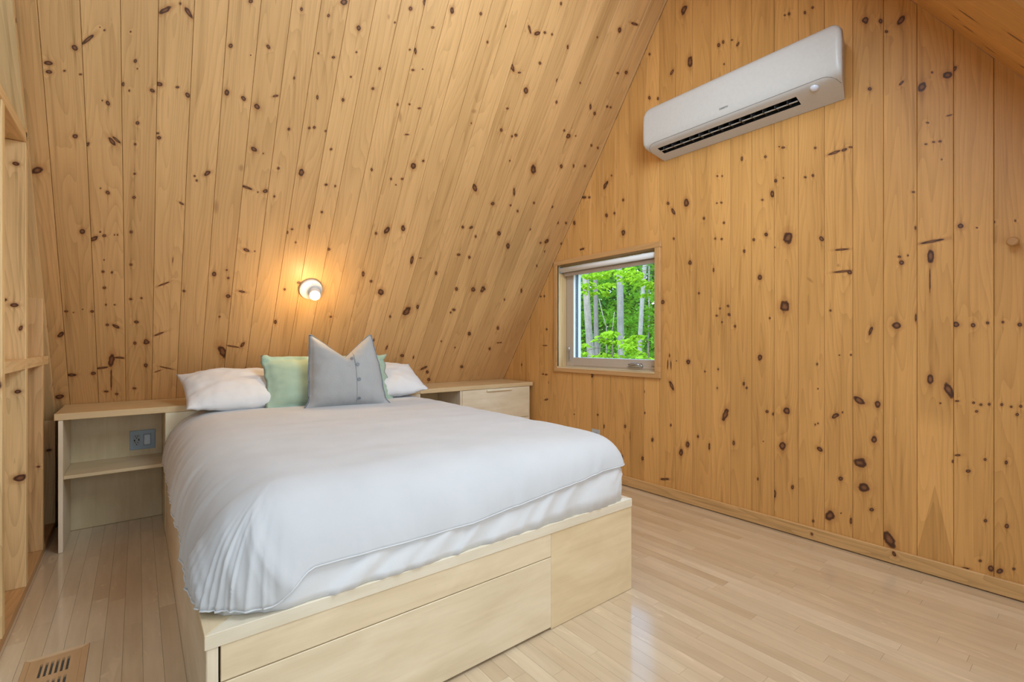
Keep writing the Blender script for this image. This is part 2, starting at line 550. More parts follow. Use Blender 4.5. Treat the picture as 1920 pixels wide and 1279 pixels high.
# ------------------------------------------------------------------ knots read off the boards: board -> (across, along, half axes, turn, look), mm
SLOPE_KNOTS={-1:[(23,964,21,17,41,0),(52,1411,21,12,61,0),(20,2339,27,14,47,0)],
0:[(-48,1124,21,13,4,0),(49,1131,12,12,131,0),(-22,1559,4,3,67,0),(-51,1565,9,7,11,0),(56,1570,9,8,71,0),(17,1582,4,3,51,0),(33,2052,15,11,75,0),(27,2532,12,9,55,0),(-46,2790,12,8,28,0),(4,2810,6,4,54,0),(57,2813,6,4,36,0),(-46,2825,15,9,20,0),(42,2917,12,10,78,0)],
1:[(22,962,9,8,100,0),(-29,987,13,9,173,0),(-3,1079,91,4,89,0),(-47,1171,32,8,11,0),(1,1226,51,15,84,0),(39,1245,28,8,172,0),(26,1472,22,10,139,0),(-13,1482,9,8,77,0),(-16,1617,7,5,86,0),(22,1619,5,5,76,0),(-20,1726,9,7,79,0),(14,1826,7,5,72,0),(-23,1827,8,6,75,0),(-17,1899,5,3,83,0),(-55,2018,21,10,50,0),(-13,2041,8,7,48,0),(29,2052,5,3,82,0),(41,2054,5,3,79,0),(-29,2060,6,4,77,0),(6,2281,10,8,112,0),(-21,2298,4,3,76,0),(-61,2508,12,6,63,0),(27,2544,25,9,125,0),(45,2555,22,6,139,0),(16,2717,10,8,99,0),(-4,2723,4,3,67,0),(-45,2965,33,6,53,0),(11,3022,5,3,62,0),(-4,3028,3,2,62,0)],
2:[(-23,1000,10,9,155,0),(34,1182,15,11,93,0),(-20,1352,12,8,90,0),(36,1360,18,16,91,0),(33,1373,10,10,174,0),(-12,1505,11,11,51,0),(-38,1661,9,8,61,0),(10,1671,7,6,82,0),(-36,1883,8,7,74,0),(-34,2080,9,7,79,0),(-22,2276,9,7,63,0),(-19,2402,7,6,56,0),(-17,2552,7,5,71,0),(-7,2658,10,7,57,0),(-38,2797,6,4,77,0),(-60,2819,10,5,83,0),(48,2824,12,9,172,0),(-8,2902,4,3,63,0),(-16,2933,9,6,64,0),(-32,3048,5,3,59,0)],
3:[(-37,1134,23,4,28,0),(7,1158,35,5,160,0),(-33,1423,31,6,30,0),(-18,1774,33,5,32,0),(20,1935,20,2,88,0),(49,2282,14,6,150,0),(-54,2609,11,8,43,0),(-60,2629,7,5,32,0),(55,2846,14,10,111,0),(-58,2861,15,10,22,0),(13,2870,8,5,26,0),(-41,3181,33,9,46,0),(46,3203,24,10,132,0),(13,3227,7,5,70,0)],
4:[(-52,1733,9,8,85,0),(-20,2424,6,5,78,0),(-30,2447,6,5,77,0),(26,2474,20,10,49,0)],
5:[(8,1098,23,16,99,0),(49,1280,61,22,113,1),(11,1559,8,6,95,0),(47,1716,16,15,99,0),(39,1844,8,7,92,0),(-37,1864,17,12,91,0),(27,1898,7,6,91,0),(-54,2293,38,13,93,2),(51,2540,18,12,88,2),(31,2902,13,10,132,0),(-46,2909,16,11,78,0),(44,3114,4,3,55,0),(-45,3126,11,8,67,0),(22,3343,11,8,42,0)],
6:[(63,1128,24,8,65,0),(-28,1325,40,6,166,0),(29,1339,23,11,68,0),(-10,1753,23,8,171,0),(34,2044,5,4,93,0),(-12,2046,19,9,161,0),(14,2419,5,4,85,0),(50,2433,15,11,37,0),(-45,2435,27,8,168,0),(18,2645,5,4,69,0),(-30,2657,17,12,151,0),(-37,2881,15,13,152,0),(43,2959,15,5,28,0),(-15,3179,11,8,134,0)],
7:[(-30,2411,8,6,93,0),(-28,2580,8,7,74,0),(-2,2809,9,8,60,0),(-10,3074,8,5,88,0),(-20,3394,9,7,77,0)],
8:[(-52,1529,18,10,99,0),(-27,1790,10,8,103,0),(54,1848,12,10,178,0),(-5,2136,7,6,98,0),(-62,2195,9,6,96,0),(-39,2221,9,7,10,0),(60,2255,18,8,99,0),(-36,2584,24,16,95,0),(-30,2844,8,7,56,0),(61,2852,8,6,23,0),(-5,2854,8,7,56,0),(-14,3016,11,6,97,0),(-43,3230,6,5,43,0),(34,3236,10,6,25,0),(-23,3416,8,6,64,0),(41,3502,20,13,31,0)],
9:[(-13,2364,9,8,97,0),(-18,2541,10,8,20,0),(38,2544,7,6,86,0),(-25,2758,8,7,58,0),(-9,3043,11,9,90,0),(11,3173,6,5,40,0),(16,3301,6,5,38,0),(5,3417,14,12,66,0)],
10:[(47,1587,10,9,147,0),(-59,2115,10,10,169,0),(11,3151,10,8,34,0),(26,3265,8,7,34,0),(56,3511,6,5,32,0),(16,3524,12,7,100,2)],
11:[(-25,2695,10,7,102,0),(44,3112,9,7,101,0),(41,3415,6,5,27,0),(-7,3605,11,10,36,0),(62,3661,17,9,105,0)],
12:[(18,1903,12,10,125,0),(-53,1955,26,10,103,0),(-32,2276,12,9,109,0),(40,2309,32,18,70,0),(24,2634,6,5,165,0),(-19,2665,9,7,106,0),(56,2681,11,7,10,0),(14,2960,14,5,15,0),(-54,3047,31,10,105,2),(51,3131,11,6,17,0),(-16,3135,7,6,20,0),(-46,3321,10,6,19,0),(12,3344,5,4,20,0),(-58,3421,19,8,105,0),(11,3567,10,6,22,0)],
13:[(24,1380,15,7,91,0),(-21,1820,29,24,126,1),(22,2342,24,16,109,1),(-23,2782,23,19,111,1),(36,2828,10,9,2,0),(-34,3689,18,14,106,1)],
14:[(20,1306,25,8,83,0),(-25,1607,15,9,110,0),(23,2109,39,13,97,0),(16,3739,9,9,105,0)],
15:[(49,1222,21,15,149,0),(-30,1660,46,29,70,1),(52,1710,24,13,113,0),(-45,2133,13,4,6,0),(36,3147,7,6,127,0),(29,3222,18,13,11,2),(-20,3621,8,8,118,0)],
16:[(26,1202,17,7,102,0),(-9,2020,17,11,117,0),(-63,3742,7,6,121,0)],
17:[(33,1080,38,14,29,0),(4,2201,17,11,177,0),(-39,2427,14,11,131,0),(35,2437,17,12,32,0),(-47,2739,40,16,138,0),(16,3168,13,11,131,0),(8,3311,11,7,10,0),(9,3541,15,6,17,0),(-61,3554,35,13,147,0),(-21,3788,25,8,137,0),(44,3789,28,12,30,0)],
18:[(-9,941,22,15,130,0),(-53,1033,21,14,130,0),(-16,1371,11,7,127,0),(-21,1669,12,9,139,0),(1,1697,17,12,157,0),(-42,1897,19,14,129,0),(-24,2191,15,11,130,0),(-30,2371,12,9,131,0),(21,2652,19,15,148,0),(39,2988,8,7,138,0),(-13,3151,10,8,152,0),(16,3168,14,11,180,0),(-28,3457,24,17,124,0),(8,3643,11,9,180,0),(-35,3813,11,7,14,0),(24,3823,9,7,180,0),(11,3997,10,8,133,0)],
19:[(16,1301,11,7,128,0),(-13,1905,28,19,128,0),(42,2428,25,17,127,0),(55,2670,11,8,167,0),(42,2777,31,10,116,0),(62,3593,12,9,131,0),(49,3802,13,9,129,0)],
20:[(37,1078,23,15,135,0),(-16,1454,26,16,123,0),(-50,1915,32,28,74,1),(42,2337,31,18,122,0),(9,2637,12,9,142,0),(10,2976,37,24,127,0),(-8,3467,11,9,141,0)],
21:[(3,2731,13,9,144,1),(25,3310,11,9,161,0),(2,3642,8,6,162,0),(-3,3939,8,6,174,0)],
22:[(14,1285,21,12,125,0),(13,1524,24,14,126,0),(-42,1829,15,8,122,0),(-63,2511,12,9,164,1),(-1,3060,19,14,147,0),(-50,3285,24,17,179,0),(21,3304,8,6,179,0),(48,3530,23,10,125,0),(32,4046,19,15,168,0)],
23:[(-45,1354,20,7,176,0),(-14,1357,14,7,169,0),(-23,1934,24,11,121,0),(36,2195,15,8,127,0),(60,2338,12,8,138,0),(-28,2410,14,10,143,0),(32,2434,25,20,61,0),(-63,2736,15,11,167,0),(-13,3092,16,8,126,0),(-18,3500,17,12,144,0),(45,3808,14,8,6,0),(11,4125,37,8,9,0)],
24:[(-62,2615,16,11,135,0),(30,2628,15,10,148,1),(-26,3118,13,10,159,0),(27,3280,13,9,161,0),(-50,3281,13,9,162,0),(-55,3578,14,9,2,0),(-18,3583,12,7,2,0),(-11,3838,18,13,169,0)],
25:[(-58,2436,14,9,162,0)]}
GABLE_KNOTS={-2:[(-55,899,12,11,77,0)],
0:[(43,586,29,8,15,0),(40,820,22,7,4,0),(-4,822,19,7,4,0),(25,1092,37,5,0,0),(48,1244,15,10,177,0),(15,1556,11,10,162,0),(-35,1558,12,9,170,0)],
1:[(-64,749,13,7,88,0)],
3:[(5,491,8,6,13,0),(6,2169,20,15,113,0)],
4:[(-35,1926,29,10,4,0),(48,2351,16,9,160,0),(-13,2366,26,11,163,0)],
5:[(9,519,10,9,42,0),(-55,843,18,17,49,0)],
6:[(-62,430,18,11,84,0),(-32,2158,18,14,108,0),(51,2158,12,10,132,0),(-43,2408,37,18,45,0),(21,2470,10,7,127,0)],
7:[(-14,212,21,17,69,0),(23,462,15,10,82,0),(5,1986,24,20,116,1),(5,2244,13,10,111,0)],
8:[(54,240,17,12,78,0),(-64,396,33,5,90,0),(19,3253,18,11,111,0)],
9:[(9,398,16,11,81,1),(-61,589,9,8,44,0),(-64,751,10,6,88,0),(56,2917,13,8,112,0),(-18,2951,16,10,117,0),(-16,3277,12,8,124,0)],
10:[(-19,128,41,8,13,0),(30,526,10,7,80,0),(36,812,38,13,119,0),(31,961,34,5,92,0),(5,964,35,5,88,0),(20,1026,12,6,89,0),(-35,1415,16,15,134,0),(55,1862,10,8,117,0),(51,2057,30,11,122,0),(7,2126,13,10,125,0),(40,3059,22,13,48,0)],
11:[(-22,345,27,17,82,0),(24,410,23,14,84,2),(28,410,21,15,81,1),(34,986,17,16,65,0),(32,986,13,12,76,0),(-57,990,6,4,88,0),(47,1674,17,14,107,0),(20,2094,29,20,103,1),(49,3066,39,21,102,0),(2,3450,32,24,83,0)],
12:[(56,424,25,7,89,0),(-27,479,11,8,81,0),(25,924,7,6,85,0),(-19,1456,9,8,103,0),(18,1960,11,9,117,0)],
13:[(32,651,47,17,69,0),(-22,820,7,5,83,0),(-16,944,7,5,87,0),(11,1254,7,7,151,0),(-27,1298,9,7,174,0),(59,1301,11,10,145,0),(-3,1344,7,7,147,0),(50,1357,9,8,145,0),(-48,1604,18,6,91,0),(8,1798,8,7,137,0),(-36,1809,9,7,108,0),(24,1902,9,7,108,0),(6,2038,8,6,135,0),(-25,2042,6,5,137,0),(11,2211,7,5,108,0),(-22,2220,8,6,135,0),(24,2938,8,5,113,0),(-12,3079,16,10,114,0),(18,3086,14,8,111,0)],
14:[(-45,475,16,9,85,1),(37,835,8,7,83,0),(20,859,13,8,87,0),(-37,1224,10,9,95,1),(22,1697,12,8,99,1),(7,2286,15,7,94,0),(-19,3025,14,9,56,0),(-62,3072,16,5,151,0)],
15:[(-28,278,10,6,81,1),(4,515,4,3,48,0),(63,691,10,8,79,0),(27,700,10,9,57,0),(-15,1028,20,14,88,0),(43,1268,7,5,92,0),(-15,1522,17,14,106,0),(-53,1760,10,8,107,0),(21,1778,14,12,125,0),(-1,1994,8,6,149,0),(57,2016,21,13,100,0),(17,2253,9,7,127,0)],
16:[(-62,212,26,8,89,0),(36,274,13,8,79,0),(-20,504,26,19,78,1),(4,717,22,19,74,1),(-7,1333,36,26,94,1),(-63,1692,5,4,121,0),(12,1737,38,26,99,1),(-57,2091,13,9,103,0),(-13,2095,7,4,103,0),(-15,2277,11,6,155,0),(-37,2289,7,4,145,0),(18,3052,12,7,107,0),(-6,3057,8,5,124,0)],
17:[(11,108,9,6,73,0),(45,520,18,12,147,0),(21,657,6,4,83,0),(35,665,5,4,67,0),(35,860,5,4,76,0),(31,998,8,5,89,0),(-5,1476,21,7,133,2),(52,1702,18,10,121,0),(10,2066,10,7,118,0),(-29,2068,8,6,142,0),(21,2220,8,6,120,0),(-32,3014,12,6,106,0),(8,3021,9,6,122,0)],
18:[(59,162,20,6,88,0),(-40,162,30,23,53,1),(13,191,5,3,63,0),(12,378,14,11,66,0),(-14,718,22,12,38,0),(20,741,6,4,86,0),(5,1051,4,4,85,0),(59,1054,6,5,87,0),(-37,1297,7,6,98,0),(54,1497,13,11,147,0),(21,1506,44,6,0,0),(0,1542,9,7,108,2),(15,1626,34,6,177,0),(-17,2164,36,8,6,0),(27,2165,16,9,2,0),(58,2169,10,5,155,0)],
19:[(16,248,12,9,35,1),(-18,355,28,23,13,1),(-34,483,30,24,12,1),(28,616,20,13,82,0),(43,800,18,13,83,0),(-38,813,28,18,152,0),(13,1182,27,8,74,0),(9,2446,12,8,124,0),(55,2777,15,8,106,0),(-10,2815,23,14,117,1)],
20:[(-43,115,46,23,112,0),(-13,1207,20,18,131,0),(63,1244,21,5,90,0),(6,1521,12,10,110,0),(-1,1551,8,6,152,0),(32,1553,5,4,101,0),(61,1684,9,4,93,0),(53,1863,7,5,148,0),(6,2421,12,7,46,0),(-54,2710,10,6,124,0),(4,2737,23,15,53,0)],
21:[(64,562,8,4,86,0),(20,830,5,4,83,0),(51,894,37,16,110,0),(-17,942,26,12,89,0),(-18,1423,59,3,90,0),(-15,1536,33,14,92,0),(-10,1608,47,7,4,0),(25,1992,4,3,109,0),(19,2080,7,5,147,0),(-33,2084,6,4,152,0),(-5,2085,7,5,149,0),(-27,2186,7,4,140,0),(52,2192,11,4,177,0),(-48,2366,23,17,77,0),(45,2386,21,14,126,0),(-10,2422,6,4,112,0)],
22:[(-29,74,17,5,16,0),(57,107,15,10,73,0),(23,128,7,5,61,0),(40,315,9,6,68,0),(-17,528,9,7,28,0),(39,592,7,5,80,0),(-53,594,11,5,13,0),(11,806,6,5,71,0),(25,838,6,5,77,0),(52,842,7,5,84,0),(1,844,6,5,77,0),(-54,847,8,5,9,0),(0,1199,11,8,92,0),(-58,1205,13,12,105,0),(47,1208,7,6,94,0),(12,1644,4,3,124,0),(-42,1662,14,11,106,0),(-63,2403,12,8,73,0)],
23:[(-48,104,15,10,60,0),(-5,130,7,5,74,0),(-27,312,12,7,80,0),(-28,591,10,6,84,0),(5,807,7,5,80,0),(-13,838,6,5,76,0),(16,844,7,5,85,0),(-42,845,8,5,87,0),(13,1198,10,8,93,0),(-39,1211,7,5,92,0),(-1,1652,5,3,99,0),(-66,1659,6,4,100,0)]}


# ------------------------------------------------------------------ shared finishes
M_back = plain('dark_gap', (70, 46, 26), 0.9)
M_gap = plain('subfloor', (84, 60, 40), 0.9)
M_birch_x = birch('birch_ply_x', 'x', 1.0)
M_birch_y = birch('birch_ply_y', 'y', 2.0)
M_birch_z = birch('birch_ply_z', 'z', 3.0)
M_edge = birch('birch_edge_x', 'x', 7.0, (236, 220, 194))
M_white = plain('white_plastic', (204, 200, 196), 0.32)
M_black = plain('black_plastic', (16, 16, 17), 0.6)
M_grey = plain('grey_plastic', (140, 146, 150), 0.4)
M_slot = plain('dark_slot', (26, 26, 28), 0.7)
M_chrome = plain('brushed_chrome', (196, 198, 200), 0.22, 1.0)
M_taupe = plain('taupe_sash', (196, 180, 164), 0.45)
M_vinyl = plain('white_vinyl', (238, 240, 242), 0.4)
M_trim = pine('pine_trim_y', 71.0, (), 'y', srgb(208, 160, 106))
M_trim_z = pine('pine_trim_z', 72.0, (), 'z', srgb(208, 160, 106))
M_jamb = pine('pine_jamb', 74.0, (), 'z', srgb(226, 192, 142))
M_sheet = cloth('white_sheet', (228, 227, 228), 1400, 0.08, 0.15, wrinkle=0.10)
M_duvet = cloth('white_duvet', (209, 208, 209), 1500, 0.08, 0.15, wrinkle=0.05)
M_pcase = cloth('white_pillowcase', (228, 226, 226), 1400, 0.08, 0.15, wrinkle=0.14)
M_mint = cloth('mint_cotton', (172, 192, 168), 1100, 0.10, 0.25, wrinkle=0.12)
M_bluegrey = cloth('blue_grey_chambray', (179, 177, 175), 900, 0.3, 0.1, stripe=1250.0, wrinkle=0.16)

# ================================================================== THE SETTING
def axes(o, origin, xa, ya, za):
    m = Matrix((xa, ya, za)).transposed().to_4x4()
    m.translation = origin
    o.matrix_local = m


SX0, SW = -0.323315, 0.132315       # slope boards: first joint, pitch
GY0, GW = 3.39808, 0.133400         # gable boards
rnd = random.Random(11)


def ztop(y):
    return min((YS - y) / M, (y - YF) / M)


# ---- sloped wall behind the bed: backing slab + one board after the other
X0 = -3.6
def slope_slab(name, ybase, sgn, off, th, x0, x1):
    """slab that follows an A-frame slope; sgn=-1 bed side, +1 camera side"""
    vs = []
    for x in (x0, x1):
        for o in (off, off + th):
            for z in (-0.02, ZR + 0.15):
                y = ybase + sgn * M * z - sgn * o * NL
                vs.append((x, y, z))
    fs = [(0, 1, 3, 2), (4, 6, 7, 5), (0, 4, 5, 1), (2, 3, 7, 6), (0, 2, 6, 4), (1, 5, 7, 3)]
    return pyd(name, vs, fs, M_back)


wall_back = struct(slope_slab('wall_back', YS, -1, 0.0195, 0.12, X0, XG + 0.2), 'sloping knotty pine wall behind the head of the bed')
TONES = {0: .97, 1: 1.0, 2: .96, 3: 1.02, 4: 1.03, 5: 1.0, 6: 1.02, 7: 1.03, 8: 1.0, 9: 1.04, 10: 1.02, 11: 1.06, 12: 1.02, 13: 1.08, 14: 1.06,
         15: 1.0, 16: 1.08, 17: .98, 18: 1.05, 19: .98, 20: 1.07, 21: .95, 22: 1.04, 23: 1.0, 24: .94}
LS = ZR * NL
for i in range(-4, 26):
    xa = SX0 + i * SW
    xb = min(xa + SW, XG - 0.001)
    xc = xa + SW / 2
    g = 0.0007
    poly = [(xa - xc + g, 0.0), (xb - xc - g, 0.0), (xb - xc - g, LS), (xa - xc + g, LS)]
    vs, fs = prism(poly, 0.0, 0.019, 0.0016)
    mat = pine('pine_slope_board_%d' % i, i + 3.0, SLOPE_KNOTS.get(i, ()), 'z', PINE, TONES.get(i, 1.0))
    o = pyd('board', vs, fs, mat, wall_back)
    axes(o, (xc, YS, 0), (1, 0, 0), (0, 1 / NL, M / NL), (0, -M / NL, 1 / NL))

# ---- gable wall on the right, with the window opening
HY0, HY1, HZ0, HZ1 = 2.064, 3.131, 0.88, 1.84
def gable_mesh(name, x0, x1, mat, hole):
    bm = bmesh.new()
    def col(ya, yb, za, tops):
        poly = [(ya, za), (yb, za)] + [(y, z) for (y, z) in tops]
        a = [bm.verts.new((x0, y, z)) for (y, z) in poly]
        b = [bm.verts.new((x1, y, z)) for (y, z) in poly]
        bm.faces.new(a)
        bm.faces.new(b)
        for i in range(len(poly)):
            j = (i + 1) % len(poly)
            bm.faces.new((a[i], a[j], b[j], b[i]))
    yr = (YS + YF) / 2
    if hole:
        col(YF, HY0, -0.02, [(HY0, ztop(HY0)), (yr, ZR), (YF, 0)])
        col(HY0, HY1, -0.02, [(HY1, HZ0), (HY0, HZ0)])
        col(HY0, HY1, HZ1, [(HY1, ztop(HY1)), (HY0, ztop(HY0))])
        col(HY1, YS, -0.02, [(YS, 0), (HY1, ztop(HY1))])
    else:
        col(YF, YS, -0.02, [(YS, 0), (yr, ZR), (YF, 0)])
    bmesh.ops.recalc_face_normals(bm, faces=bm.faces)
    me = bpy.data.meshes.new(name)
    bm.to_mesh(me)
    bm.free()
    return link(name, me, mat)


wall_right = struct(gable_mesh('wall_right', XG + 0.0195, XG + 0.16, M_back, True), 'upright knotty pine gable wall with the window and air conditioner')
GT = {19: .96, 20: 1.0, 21: .95, 22: .97, 23: .96, 16: 1.02, 17: .98, 18: 1.0, 15: .95, 14: .98, 13: 1.03, 12: .96, 11: 1.0, 10: .97,
      1: 1.0, 2: 1.06, 3: 1.04, 4: 1.08, 5: 1.0, 6: .97, 7: 1.04, 8: .96, 9: 1.1}
for k in range(-7, 35):
    ya, yb = GY0 - k * GW, GY0 - (k + 1) * GW
    if ya > YS:
        ya = YS - 0.002
    yc = GY0 - (k + .5) * GW
    if yb < YF + 0.02:
        break
    mat = pine('pine_gable_board_%d' % k, k + 41.0, GABLE_KNOTS.get(k, ()), 'z', PINE_G, GT.get(k, 1.0),
               arch=(0.44, 5.2, 0.80) if k == 21 else None)
    g = 0.0007
    a_, b_ = ya - g, yb + g
    top = [(b_, ztop(b_))]
    yr = (YS + YF) / 2
    if b_ < yr < a_:
        top.append((yr, ZR))
    top.append((a_, ztop(a_)))
    if 2 <= k <= 9:
        polys = [[(a_, 0), (b_, 0), (b_, HZ0), (a_, HZ0)], [(a_, HZ1), (b_, HZ1)] + top]
    else:
        polys = [[(a_, 0), (b_, 0)] + top]
    for poly in polys:
        lp = [(-(y - yc), z) for (y, z) in poly]
        vs, fs = prism(lp, 0.0, 0.019, 0.0016)
        o = pyd('board', vs, fs, mat, wall_right)
        axes(o, (XG, yc, 0), (0, -1, 0), (1, 0, 0), (0, 0, 1))

# ---- the other slope, over and behind the camera
ceiling = struct(slope_slab('ceiling', YF, 1, 0.0195, 0.12, X0, XG + 0.2), 'opposite sloping pine ceiling at the top right corner')
CK = {0: [(20, 2900, 30, 7, 88, 0)], 1: [(-30, 3000, 30, 8, 90, 0), (10, 3060, 22, 7, 90, 0), (-40, 2700, 30, 6, 90, 0)],
      2: [(20, 2960, 50, 9, 88, 0), (-20, 2600, 30, 8, 90, 0)], 3: [(10, 2700, 40, 9, 90, 0)], 4: [(-10, 2500, 36, 10, 90, 0), (30, 2900, 20, 8, 90, 0)]}
for i in range(0, 26):
    xb = XG - 0.021 - i * SW if i else XG - 0.001
    xa = XG - 0.021 - (i + 1) * SW
    xc = (xa + xb) / 2
    g = 0.0007
    vs, fs = prism([(-(xb - xa) / 2 + g, 0), ((xb - xa) / 2 - g, 0), ((xb - xa) / 2 - g, LS), (-(xb - xa) / 2 + g, LS)], 0.0, 0.019, 0.0016)
    mat = pine('pine_ceiling_board_%d' % i, i + 101.0, CK.get(i, ()), 'z', PINE_G, 0.97 + 0.02 * (i % 3))
    o = pyd('board', vs, fs, mat, ceiling)
    axes(o, (xc, YF, 0), (-1, 0, 0), (0, -1 / NL, M / NL), (0, M / NL, 1 / NL))

# ---- far gable behind the partition (out of view), closing the loft
wall_west = struct(gable_mesh('wall_west', X0, X0 + 0.1, pine('pine_far_wall', 140.0, (), 'z'), False), 'far pine gable wall of the loft, behind the partition')

# ---- floor: strips of maple
FX0, FW = -0.0985, 0.0567
floor = struct(box('floor', (X0, YF - 0.1, -0.12), (XG + 0.1, YS + 0.1, -0.0125), M_gap, None, 0), 'strip floor of pale maple boards')
m_fl, t, b, out = new_mat('maple_floor')
n = N(t)
geo = n.node('ShaderNodeNewGeometry')
oi = n.node('ShaderNodeObjectInfo')
sp = n.node('ShaderNodeSeparateXYZ', {0: geo.outputs['Position']})
r = n.math('FRACT', n.math('ADD', oi.outputs['Random'], geo.outputs['Random Per Island']))
ro = n.math('MULTIPLY', r, 57.0)
fx, fy = sp.outputs[0], sp.outputs[1]
cl = n.noise(n.comb(n.math('MULTIPLY', fx, 16.0), n.math('MULTIPLY', fy, 2.6), ro), 1.0, 3.0, 0.55, 0.5)
fl = n.noise(n.comb(n.math('MULTIPLY', fx, 90.0), n.math('MULTIPLY', fy, 3.0), ro), 1.0, 2.0)
v = n.math('ADD', n.rng(cl, 0.25, 0.75, -0.11, 0.08), n.rng(fl, 0.2, 0.8, -0.035, 0.03))
fig = n.noise(n.comb(n.math('MULTIPLY', fx, 30.0), n.math('MULTIPLY', fy, 7.0), n.math('ADD', ro, 9.0)), 1.0, 2.0, 0.6, 1.2)
pale = n.math('MULTIPLY', n.rng(fig, 0.60, 0.70, 0.0, 0.55, True), n.rng(r, 0.6, 0.66, 0.0, 1.0))
basec = n.ramp(r, [(0.0, srgb(204, 178, 146)), (0.25, srgb(217, 194, 163)), (0.5, srgb(212, 187, 155)), (0.75, srgb(224, 202, 172)), (1.0, srgb(208, 181, 148))])
v = n.math('ADD', v, 1.0)
col = n.mix(1.0, basec, n.comb(v, n.math('POWER', v, 1.15), n.math('POWER', v, 1.35)), 'MULTIPLY')
col = n.mix(pale, col, srgb(238, 214, 180))
n.put(b.inputs['Base Color'], col)
b.inputs['Roughness'].default_value = 0.30
b.inputs['Specular IOR Level'].default_value = 0.5
b.inputs['Coat Weight'].default_value = 0.9
b.inputs['Coat Roughness'].default_value = 0.09

def project(x, y, z=0.0):
    zz = x * math.cos(TH) + y * math.sin(TH)
    rr = x * math.sin(TH) - y * math.cos(TH)
    return zz, rr, 960 + 889.47 * rr / max(zz, .05), 642.41 - 889.47 * (z - 1.12) / max(zz, .05)

BEDX = (0.13, 1.764)
VX0, VX1, VY0, VY1 = -0.309, -0.140, 2.03, 2.364         # hole for the register
prng = random.Random(5)
seen, rest = [], []
kmin = int((X0 + .12 - FX0) // FW)
for k in range(kmin, 55):
    x0 = FX0 + k * FW
    x1 = min(x0 + FW, XG - 0.002)
    y = YS - 0.04 - prng.random() * 0.5
    while y > YF + 0.1:
        L = prng.choice((0.38, 0.5, 0.62, 0.75, 0.9, 1.1, 1.25))
        ya, yb = max(y - L, YF + 0.05), y
        y = ya
        pieces = [(ya, yb)]
        xm = (x0 + x1) / 2
        if x1 > VX0 and x0 < VX1 and ya < VY1 and yb > VY0:
            pieces = [(VY1 + .0005, yb)] if yb > VY1 + .03 else []
            if ya < VY0 - .03:
                pieces.append((ya, VY0 - .0005))
            if x0 < VX0 - .004:
                rest.append((x0, VX0 - .0005, max(ya, VY0), min(yb, VY1)))
            if x1 > VX1 + .004:
                rest.append((VX1 + .0005, x1, max(ya, VY0), min(yb, VY1)))
        for (pa, pb) in pieces:
            under = BEDX[0] + .03 < x0 and x1 < BEDX[1] - .03 and pa > 1.40
            pts = [project(x, yy) for x in (x0, x1) for yy in (pa, (pa + pb) / 2, pb)]
            vis = any(p[0] > 0.3 and -10 < p[2] < 1930 and p[3] < 1295 for p in pts) and x1 > -0.39
            (seen if (vis and not under) else rest).append((x0, x1, pa, pb))
seen.sort(key=lambda p: -abs((p[3] - p[2]) / max(0.4, math.hypot((p[0] + p[1]) / 2, (p[2] + p[3]) / 2)) ** 2))
rest += seen[298:]
seen = seen[:298]
unit = {}
for (x0, x1, pa, pb) in seen:
    key = (round(x1 - x0, 4), round(pb - pa, 3))
    if key not in unit:
        bm = bmesh.new()
        hx, hy = (x1 - x0) / 2 - 0.00035, (pb - pa) / 2 - 0.0003
        box_bm(bm, (-hx, -hy, -0.0125), (hx, hy, 0))
        me = bpy.data.meshes.new('plank')
        bm.to_mesh(me)
        bm.free()
        me.materials.append(m_fl)
        unit[key] = me
    o = bpy.data.objects.new('plank', unit[key])
    COL.objects.link(o)
    o.parent = floor
    o.location = Vector(((x0 + x1) / 2, (pa + pb) / 2, 0)) - floor.location
vs, fs = [], []
for (x0, x1, pa, pb) in rest:
    a0 = len(vs)
    g = 0.0004
    vs += [(x0 + g, pa + g, 0), (x1 - g, pa + g, 0), (x1 - g, pb - g, 0), (x0 + g, pb - g, 0),
           (x0 + g, pa + g, -.012), (x1 - g, pa + g, -.012), (x1 - g, pb - g, -.012), (x0 + g, pb - g, -.012)]
    fs += [tuple(a0 + q for q in f) for f in ((0, 1, 2, 3), (0, 4, 5, 1), (1, 5, 6, 2), (2, 6, 7, 3), (3, 7, 4, 0))]
o = pyd('plank_field', vs, fs, m_fl, floor, -floor.location, recalc=False)
o['kind'] = 'stuff'

# ---- baseboard along the gable
bb = box('baseboard_right', (XG - 0.017, -0.95, 0.005), (XG - 0.0005, 3.455, 0.075), M_trim, None, 0.003)
bb.data.materials.clear()
bb.data.materials.append(pine('pine_baseboard', 77.0, [(8, int(1000 * (0.68 - 1.25)), 14, 9, 20, 1), (-10, int(1000 * (1.05 - 1.25)), 8, 7, 0, 0)], 'y', srgb(214, 168, 112), 1.0, 1.6))
struct(bb, 'low pine baseboard along the gable wall')

# ---- window
win = struct(thing('window_1', 'small casement window in the gable wall', 'window', (XG, 2.6, 0.857)))
del win['category']
CX0, CX1 = XG - 0.020, XG - 0.0005
wy0, wy1, wz0, wz1 = 2.044, 3.167, 0.857, 1.860
box('casing', (CX0, wy0, wz0), (CX1, wy1, wz0 + .046), M_trim, win, .0025)
box('casing', (CX0, wy0 - .004, wz1 - .043), (CX1, wy1 + .004, wz1), M_trim, win, .0025)
box('casing', (CX0, wy0, wz0 + .046), (CX1, wy0 + .048, wz1 - .043), M_trim_z, win, .0025)
box('casing', (CX0, wy1 - .045, wz0 + .046), (CX1, wy1, wz1 - .043), M_trim_z, win, .0025)
JX = XG + 0.100
jy0, jy1, jz0, jz1 = wy0 + .048, wy1 - .045, wz0 + .046, wz1 - .043
box('jamb', (CX0 + .004, jy1, jz0 - .012), (JX, jy1 + .012, jz1 + .012), M_jamb, win, .001)
box('jamb', (CX0 + .004, jy0 - .012, jz0 - .012), (JX, jy0, jz1 + .012), M_jamb, win, .001)
